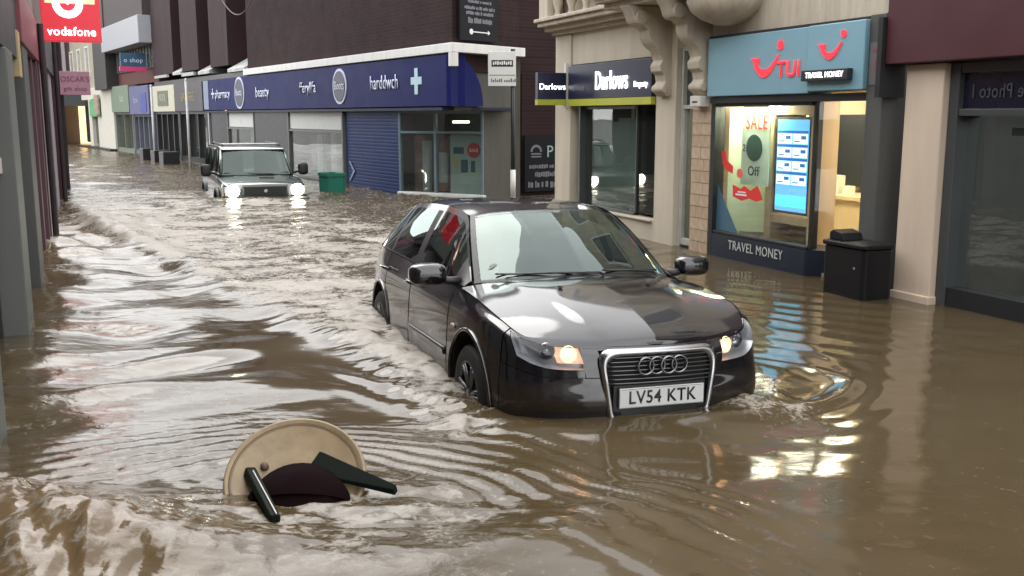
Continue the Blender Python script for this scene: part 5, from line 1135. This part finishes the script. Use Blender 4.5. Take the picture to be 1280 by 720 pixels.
# ------------------------------------------------------------------ green four-wheel drive with its lamps on
def green_4x4():
    HD = math.atan2(-.925, .375)
    t = thing('green_off_roader', 'dark green off-road car with bright headlights wading deep up the street', 'car', (-5.78, 22.25, -.27), HD)
    gp = mat('dark_green_paint', (.022, .040, .033), .3, var=.1, coat=1, metal=.2); gm = mat('grey_green_cladding', (.03, .04, .034), .45)
    L_, w = 2.2, .86
    def sec(x, pts): return [(x, y, z) for y, z in pts]
    body_rows = []
    for (x, yw, zt, zb) in ((-2.2, .78, 1.00, .45), (-2.12, .85, 1.04, .35), (-1.0, .865, 1.05, .32), (.3, .865, 1.05, .32), (.85, .865, 1.04, .32), (1.4, .855, 1.01, .32), (1.85, .84, .965, .34), (2.05, .80, .92, .38), (2.10, .74, .86, .42)):
        h = zt - zb; body_rows.append(sec(x, [(0, zb), (yw * .9, zb), (yw, zb + h * .12), (yw + .01, zb + h * .5), (yw, zb + h * .8), (yw - .03, zb + h * .95), (yw - .09, zt), (yw * .5, zt + .02), (0, zt + .028)]))
    Sf = surf(body_rows); m = MB(); G = Sf(np.linspace(0, 8, 70), np.linspace(0, 8, 60)); m.grid(G); H = G.copy(); H[:, :, 1] *= -1; m.grid(H, flip=True)
    for G_ in (G[-1], G[0]): pass
    m = cut_arch(m, 1.36, .38, .43); m = cut_arch(m, -1.30, .38, .43)
    e = G[-1]; m.add([tuple(p) for p in e] + [(p[0], -p[1], p[2]) for p in e[::-1]], [tuple(range(2 * len(e)))])
    obj('body', m, gp, t, smooth=True)
    obj('inner_body', bx(-2.1, 2.0, -.72, .72, .4, .95), under, t)
    obj('bonnet_bulge', MB().prism([(.95, 1.06), (1.85, .985), (1.95, .93), (.95, .93)], -.5, .5, axis=1), gp, t, bevel=.05, bseg=3)
    obj('bonnet_scoop', MB().prism([(1.25, 1.04), (1.52, 1.06), (1.54, 1.02), (1.25, 1.0)], -.02, .26, axis=1), blackplastic, t, bevel=.01)
    # glass house
    zb, zt = 1.06, 1.58
    fb, ft = (.92, .74), (.42, .655); rb, rt = (-2.12, .76), (-1.98, .67)
    def q4(a, b, f0, f1, n=2): return None
    pil = MB()
    def bar(p, q, r=.035): pil.path([p, q], r, n=6)
    for s_ in (1, -1):
        bar((fb[0], s_ * fb[1], zb), (ft[0], s_ * ft[1], zt)); bar((.02, s_ * .745, zb), (-.02, s_ * .665, zt)); bar((-1.0, s_ * .755, zb), (-1.0, s_ * .67, zt)); bar((rb[0], s_ * rb[1], zb), (rt[0], s_ * rt[1], zt), .05)
        bar((ft[0], s_ * ft[1], zt), (rt[0], s_ * rt[1], zt), .03); bar((fb[0], s_ * fb[1], zb), (rb[0], s_ * rb[1], zb), .03)
    bar((ft[0], -ft[1], zt), (ft[0], ft[1], zt), .03)
    obj('window_pillars', pil, gp, t, smooth=True)
    def pane(nm, P, pr=t, m_=carglass): return obj(nm, MB().add(P, [tuple(range(len(P)))]), m_, pr)
    wsG = np.array([[(fb[0] + (ft[0] - fb[0]) * v + .05 * (1 - (2 * u - 1) ** 2), (-1 + 2 * u) * (fb[1] + (ft[1] - fb[1]) * v), zb + (zt - zb) * v) for v in np.linspace(0.02, .98, 6)] for u in np.linspace(.02, .98, 12)])
    obj('windscreen', MB().grid(wsG), glass('screen_glass_4x4', (.36, .45, .42), 1.6, dirt=.08, gc=(.84, 1.0, .95)), t, smooth=True)
    for s_ in (1, -1):
        for (a, b, a2, b2) in ((fb[0] - .05, .05, ft[0] - .04, .01), (-.02, -.97, -.05, -.97), (-1.03, -2.06, -1.03, -1.93)):
            pane('side_window', [(a, s_ * .745, zb), (b, s_ * .75, zb), (b2, s_ * .668, zt), (a2, s_ * .66, zt)])
    pane('rear_window', [(rb[0], -rb[1], zb), (rb[0], rb[1], zb), (rt[0], rt[1], zt), (rt[0], -rt[1], zt)])
    obj('roof', MB().prism([(.50, 1.58), (.40, 1.635), (.2, 1.66), (-1.8, 1.665), (-2.0, 1.64), (-2.03, 1.58)], -.68, .68, axis=1), gp, t, bevel=.04, bseg=3)
    for s_ in (1, -1): obj('roof_bar', MB().path([(.25, s_ * .60, 1.65), (.2, s_ * .60, 1.69), (-1.7, s_ * .60, 1.70), (-1.75, s_ * .60, 1.66)], .018, n=6), blackplastic, t, smooth=True)
    obj('roof_bar', MB().path([(-.1, -.62, 1.69), (-.1, .62, 1.69)], .02, n=6), alu, t)
    for s_ in (1, -1):
        mo = obj('wing_mirror', MB().pillow((.72, s_ * 1.02, 1.17), (.06, .11, .13), e=.6), blackplastic, t, smooth=True); obj('mirror_arm', MB().tube((.76, s_ * .80, 1.10), (.74, s_ * .95, 1.13), .03), blackplastic, mo)
        obj('arch_flare', MB().path([(1.36 + .45 * math.cos(a), s_ * .885, .38 + .45 * math.sin(a)) for a in np.linspace(0, math.pi, 20)], .035, n=8), gm, t, smooth=True)
        obj('arch_flare', MB().path([(-1.30 + .45 * math.cos(a), s_ * .885, .38 + .45 * math.sin(a)) for a in np.linspace(0, math.pi, 20)], .035, n=8), gm, t, smooth=True)
        hl = obj('headlight', MB().prism([(s_ * .46, .70), (s_ * .80, .72), (s_ * .82, .90), (s_ * .46, .92)], 2.075, 2.10, axis=0), mat('lamp_housing'), t)
        obj('lamp_glow', MB().lathe([(0, .04), (.09, .03), (.125, .0)], (2.105, s_ * .64, .815), axis=0, n=24), mat('headlamp_beam', (1, 1, 1), .3, var=0, emit=(1, .96, .74), es=11), hl, smooth=True)
        obj('indicator', MB().box(1.95, 2.08, s_ * .82, s_ * .855, .72, .88), mat('clear_amber'), t)
    g = obj('grille', MB().box(2.06, 2.11, -.44, .44, .70, .90), gm, t, bevel=.01)
    for k in range(4): obj('grille_slat', bx(2.105, 2.125, -.41, .41, .725 + k * .045, .742 + k * .045), blackplastic, g)
    obj('badge', MB().lathe([(0, .01), (.035, .01), (.04, 0)], (2.125, 0, .81), axis=0, n=16), chrome, g)
    b = obj('bumper', MB().prism([(2.05, .50), (2.24, .52), (2.25, .66), (2.05, .69)], -.86, .86, axis=1), gm, t, bevel=.03, bseg=3)
    obj('number_plate', bx(2.25, 2.262, -.26, .26, .56, .67), mat('number_plate_white'), b)
    for x, y in ((1.36, .72), (1.36, -.72), (-1.30, .72), (-1.30, -.72)): wheel(t, x, y, .37, r=.37, w=.25)
    obj('cabin', MB().box(-1.9, .8, -.68, .68, .9, 1.0).box(-.4, -.25, -.6, -.12, 1.0, 1.5).box(-.4, -.25, .12, .6, 1.0, 1.5).box(.6, .9, -.68, .68, .95, 1.12), mat('cabin_dark'), t, bevel=.02)
    for sgn in (-1, 1): obj('wiper', MB().path([(.96, sgn * .1 + .25, 1.08), (.93, sgn * .1 - .32 + .25, 1.10)], .012, n=5), blackplastic, t)
    return t
green_4x4()
# ------------------------------------------------------------------ street furniture and loose things
def T(name, label, cat, x, y, z=0, rz=0, group=None): return thing(name, label, cat, (x, y, z), rz, group)
# litter bin in front of the travel agency pillar
_c = math.cos(RA); _s = math.sin(RA)
def RW(a, d): return (RO[0] + a * _c - d * _s, RO[1] + a * _s + d * _c)
p = RW(.20, .32); t = T('litter_bin', 'black litter bin standing in the water before the travel shop pillar', 'bin', p[0], p[1], 0, RA)
obj('bin_body', MB().prism([(-.29, -.14), (-.26, -.17), (.26, -.17), (.29, -.14), (.29, .14), (.26, .17), (-.26, .17), (-.29, .14)], 0, .80, axis=2), mat('bin_black', (.007, .007, .008), .5, var=.2, spec=.25), t, bevel=.012)
obj('bin_lid', MB().prism([(-.31, -.16), (-.28, -.19), (.28, -.19), (.31, -.16), (.31, .16), (.28, .19), (-.28, .19), (-.31, .16)], .805, .85, axis=2), mat('bin_black'), t, bevel=.015)
obj('bin_hood', MB().prism([(.06, .85), (.27, .85), (.27, .92), (.22, .95), (.09, .92)], -.12, .12, axis=1), mat('bin_black'), t, bevel=.012)
obj('lock_mark', MB().lathe([(0, 0), (.013, 0), (.013, .004), (0, .004)], (-.16, .171, .62), axis=1, n=12), alu, t)
# bus stop style sign on a pole at the chemist corner
t = T('street_sign', 'white rectangular sign on a tall pole at the chemist corner', 'sign', .02, 20.5)
obj('pole', MB().tube((0, 0, 0), (0, 0, 3.35), .045, n=14), mat('dark_pole', (.04, .04, .042), .35, metal=.4), t, smooth=True)
obj('reflective_sleeve', MB().tube((0, 0, .36), (0, 0, .95), .056, n=14), mat('white_sleeve', (.8, .8, .78), .3, var=.1), t, smooth=True)
s_ = obj('sign_plate', bx(-.50, .06, -.075, -.05, 2.62, 3.30), mat('sign_white', (.68, .70, .68), .45, var=.05), t, bevel=.008)
obj('sign_divider', bx(-.48, .04, -.0785, -.075, 2.83, 2.84), ink, s_)
obj('sign_emblem', bx(-.43, .0, -.080, -.075, 3.00, 3.13), ink, s_, bevel=.004)
m = MB()
for k in range(9): m.box(-.40 + k * .043, -.372 + k * .043, -.083, -.080, 3.035 + .01 * (k % 2), 3.095 + .008 * (k % 3))
obj('emblem_strokes', m, whiteink, s_)
m = MB(); p = -.44
for k in range(12):
    w = random.uniform(.02, .034); m.box(p, p + w, -.079, -.075, 2.70, 2.74 + random.choice((0, .02, .03))); p += w + (.012 if k != 5 else .04)
obj('sign_writing', m, mat('grey_ink', (.14, .14, .14), .6, var=0), s_)
# green crate on the shop step
t = T('green_crate', 'bright green plastic crate standing by the chemist shutter', 'crate', -4.0, 22.3, 0, BA)
gcr = mat('green_plastic', (.015, .17, .12), .4, var=.08)
obj('crate_shell', MB().box(-.27, .27, -.2, -.17, .2, .78).box(-.27, .27, .17, .2, .2, .78).box(-.27, -.24, -.169, .169, .2, .78).box(.24, .27, -.169, .169, .2, .78).box(-.24, .24, -.169, .169, .2, .24), gcr, t, bevel=.008)
obj('crate_rim', MB().box(-.29, .29, -.22, -.201, .72, .79).box(-.29, .29, .201, .22, .72, .79).box(-.29, -.271, -.2, .2, .72, .79).box(.271, .29, -.2, .2, .72, .79), gcr, t)
# thin lamp posts in front of the far shops
for (a, d, h_, lb) in ((19.05, 1.0, 3.1, 'thin pale post standing before the gold lettered shop'), (14.75, .8, 3.2, 'thin pale post at the far end of the long blue fascia')):
    q = W2((a, d)); t = T('pale_post', lb, 'post', q[0], q[1], 0, 0, 'thin posts before the far shops')
    obj('post', MB().tube((0, 0, 0), (0, 0, h_), .045, n=10), mat('pale_post', (.5, .5, .5), .4), t, smooth=True); obj('cap', MB().lathe([(.05, 0), (.05, .05), (0, .08)], (0, 0, h_), n=10), mat('pale_post'), t)
# dark planters and a lit lamp far away beside the shops
proto = None
for i, (a, d, lb) in enumerate(((20.6, .9, 'leftmost dark planter box outside the cream sign shop'), (18.2, 1.0, 'dark planter box outside the gold lettered shop, right of the thin post'), (16.4, 1.1, 'dark planter box nearest the green off-roader'))):
    q = W2((a, d))
    if proto is None:
        proto = t = T('planter', lb, 'planter', q[0], q[1], 0, BA, 'dark planters outside the far shops')
        obj('tub', MB().prism([(-.28, 0), (.28, 0), (.34, .80), (-.34, .80)], -.28, .28, axis=1), dark, t, bevel=.02)
        m = MB()
        for k in range(60):
            x, y, z = random.uniform(-.3, .3), random.uniform(-.25, .25), random.uniform(.8, 1.1); u_ = Vector((random.uniform(-1, 1), random.uniform(-1, 1), random.uniform(-.2, 1))).normalized() * .12; v_ = u_.orthogonal().normalized() * .04
            m.add([(x, y, z), tuple(Vector((x, y, z)) + u_ * .5 + v_), tuple(Vector((x, y, z)) + u_), tuple(Vector((x, y, z)) + u_ * .5 - v_)], [(0, 1, 2, 3)])
        obj('soil', bx(-.27, .27, -.25, .25, .70, .76), under, t)
    else: copy_tree(proto, (q[0], q[1], 0), BA, lb, 'dark planters outside the far shops')
# cable hanging across the upper wall
q0 = W2((12.4, .3)); q1 = W2((8.2, .2)); pts = []
for k in range(20):
    a = k / 19; pts.append((q0[0] + (q1[0] - q0[0]) * a, q0[1] + (q1[1] - q0[1]) * a, 5.9 - .9 * math.sin(math.pi * a)))
tag(obj('hanging_cable', MB().path(pts, .018, n=5), mat('cable', (.09, .08, .09), .6), None), 'thin cable sagging in front of the maroon upper wall', 'cable')

# overturned round table drifting in the current
t = thing('overturned_table', 'round cream table overturned in the current with dark legs sticking out', 'table', (-1.0, 4.40, .385), 0)
el = R(52); n_ = Vector((.06, -math.cos(el), math.sin(el))).normalized(); u_ = Vector((1, .06, 0)); u_ = (u_ - n_ * u_.dot(n_)).normalized(); v_ = n_.cross(u_)
if v_.z < 0: v_ = -v_; 
Fm = Matrix((u_, v_, n_)).transposed()
def TT(mb): mb.v = [tuple(Fm @ Vector(p)) for p in mb.v]; return mb
Rt = .322
creamp = mat('table_underside_cream', (.30, .22, .125), .5, var=.22, vs=7, bump=.05)
obj('tabletop', TT(MB().lathe([(0, 0), (Rt - .035, 0), (Rt - .028, .006), (Rt - .02, .002), (Rt - .012, .016), (Rt, .012), (Rt + .004, -.004), (Rt - .002, -.022), (0, -.024)], n=64)), creamp, t, smooth=True)
obj('rim_band', TT(MB().lathe([(Rt - .034, .0045), (Rt - .026, .0075), (Rt - .021, .003)], n=64)), mat('rim_shadow_gap', (.16, .11, .06), .6), t)
leg_m = mat('dark_green_leg', (.004, .007, .005), .6, var=.15, spec=.08)
obj('leg', TT(MB().add([(-.235, .06, .002), (-.185, .06, .002), (-.185, .015, .002), (-.24, .01, .002), (-.045, -.34, .26), (.0, -.34, .26), (.0, -.37, .245), (-.045, -.37, .245)], [(0, 1, 2, 3), (4, 7, 6, 5), (0, 4, 5, 1), (1, 5, 6, 2), (2, 6, 7, 3), (3, 7, 4, 0)])), leg_m, t, bevel=.008)
obj('leg', TT(MB().add([(.04, .03, .002), (.10, .145, .002), (.14, .12, .002), (.10, .0, .002), (.455, -.12, .085), (.468, -.095, .09), (.478, -.12, .075), (.465, -.142, .07)], [(0, 1, 2, 3), (4, 7, 6, 5), (0, 4, 5, 1), (1, 5, 6, 2), (2, 6, 7, 3), (3, 7, 4, 0)])), leg_m, t, bevel=.008)
obj('leg_edge', TT(MB().tube((-.19, .02, .030), (-.02, -.335, .265), .0035, n=6)), mat('pale_edge', (.6, .6, .55), .3), t)
obj('hinge', TT(MB().lathe([(0, .02), (.018, .02), (.02, 0)], (-.145, .055, .0), n=12).lathe([(0, .012), (.009, .012), (.01, 0)], (-.055, .05, .0), n=10)), mat('rusty_fitting', (.09, .05, .03), .6), t, smooth=True)
P = np.zeros((28, 8, 3))
for i in range(28):
    a = math.pi * i / 27 * 1.0
    for j in range(8):
        b = j / 7 * math.pi / 2; rr = .235 * math.cos(b); P[i, j] = (.03 + rr * math.cos(a), -.15 + rr * math.sin(a) * .80, .012 + .10 * math.sin(b))
obj('seat_shell', TT(MB().grid(P)), mat('dark_maroon_shell', (.006, .0015, .002), .8, var=.1, spec=.05), t, smooth=True)
obj('shell_disc', TT(MB().lathe([(0, .01), (.22, .01), (.225, .02), (.22, .04), (.13, .09), (0, .10)], (.03, -.165, 0), n=36)), mat('dark_maroon_shell'), t, smooth=True)
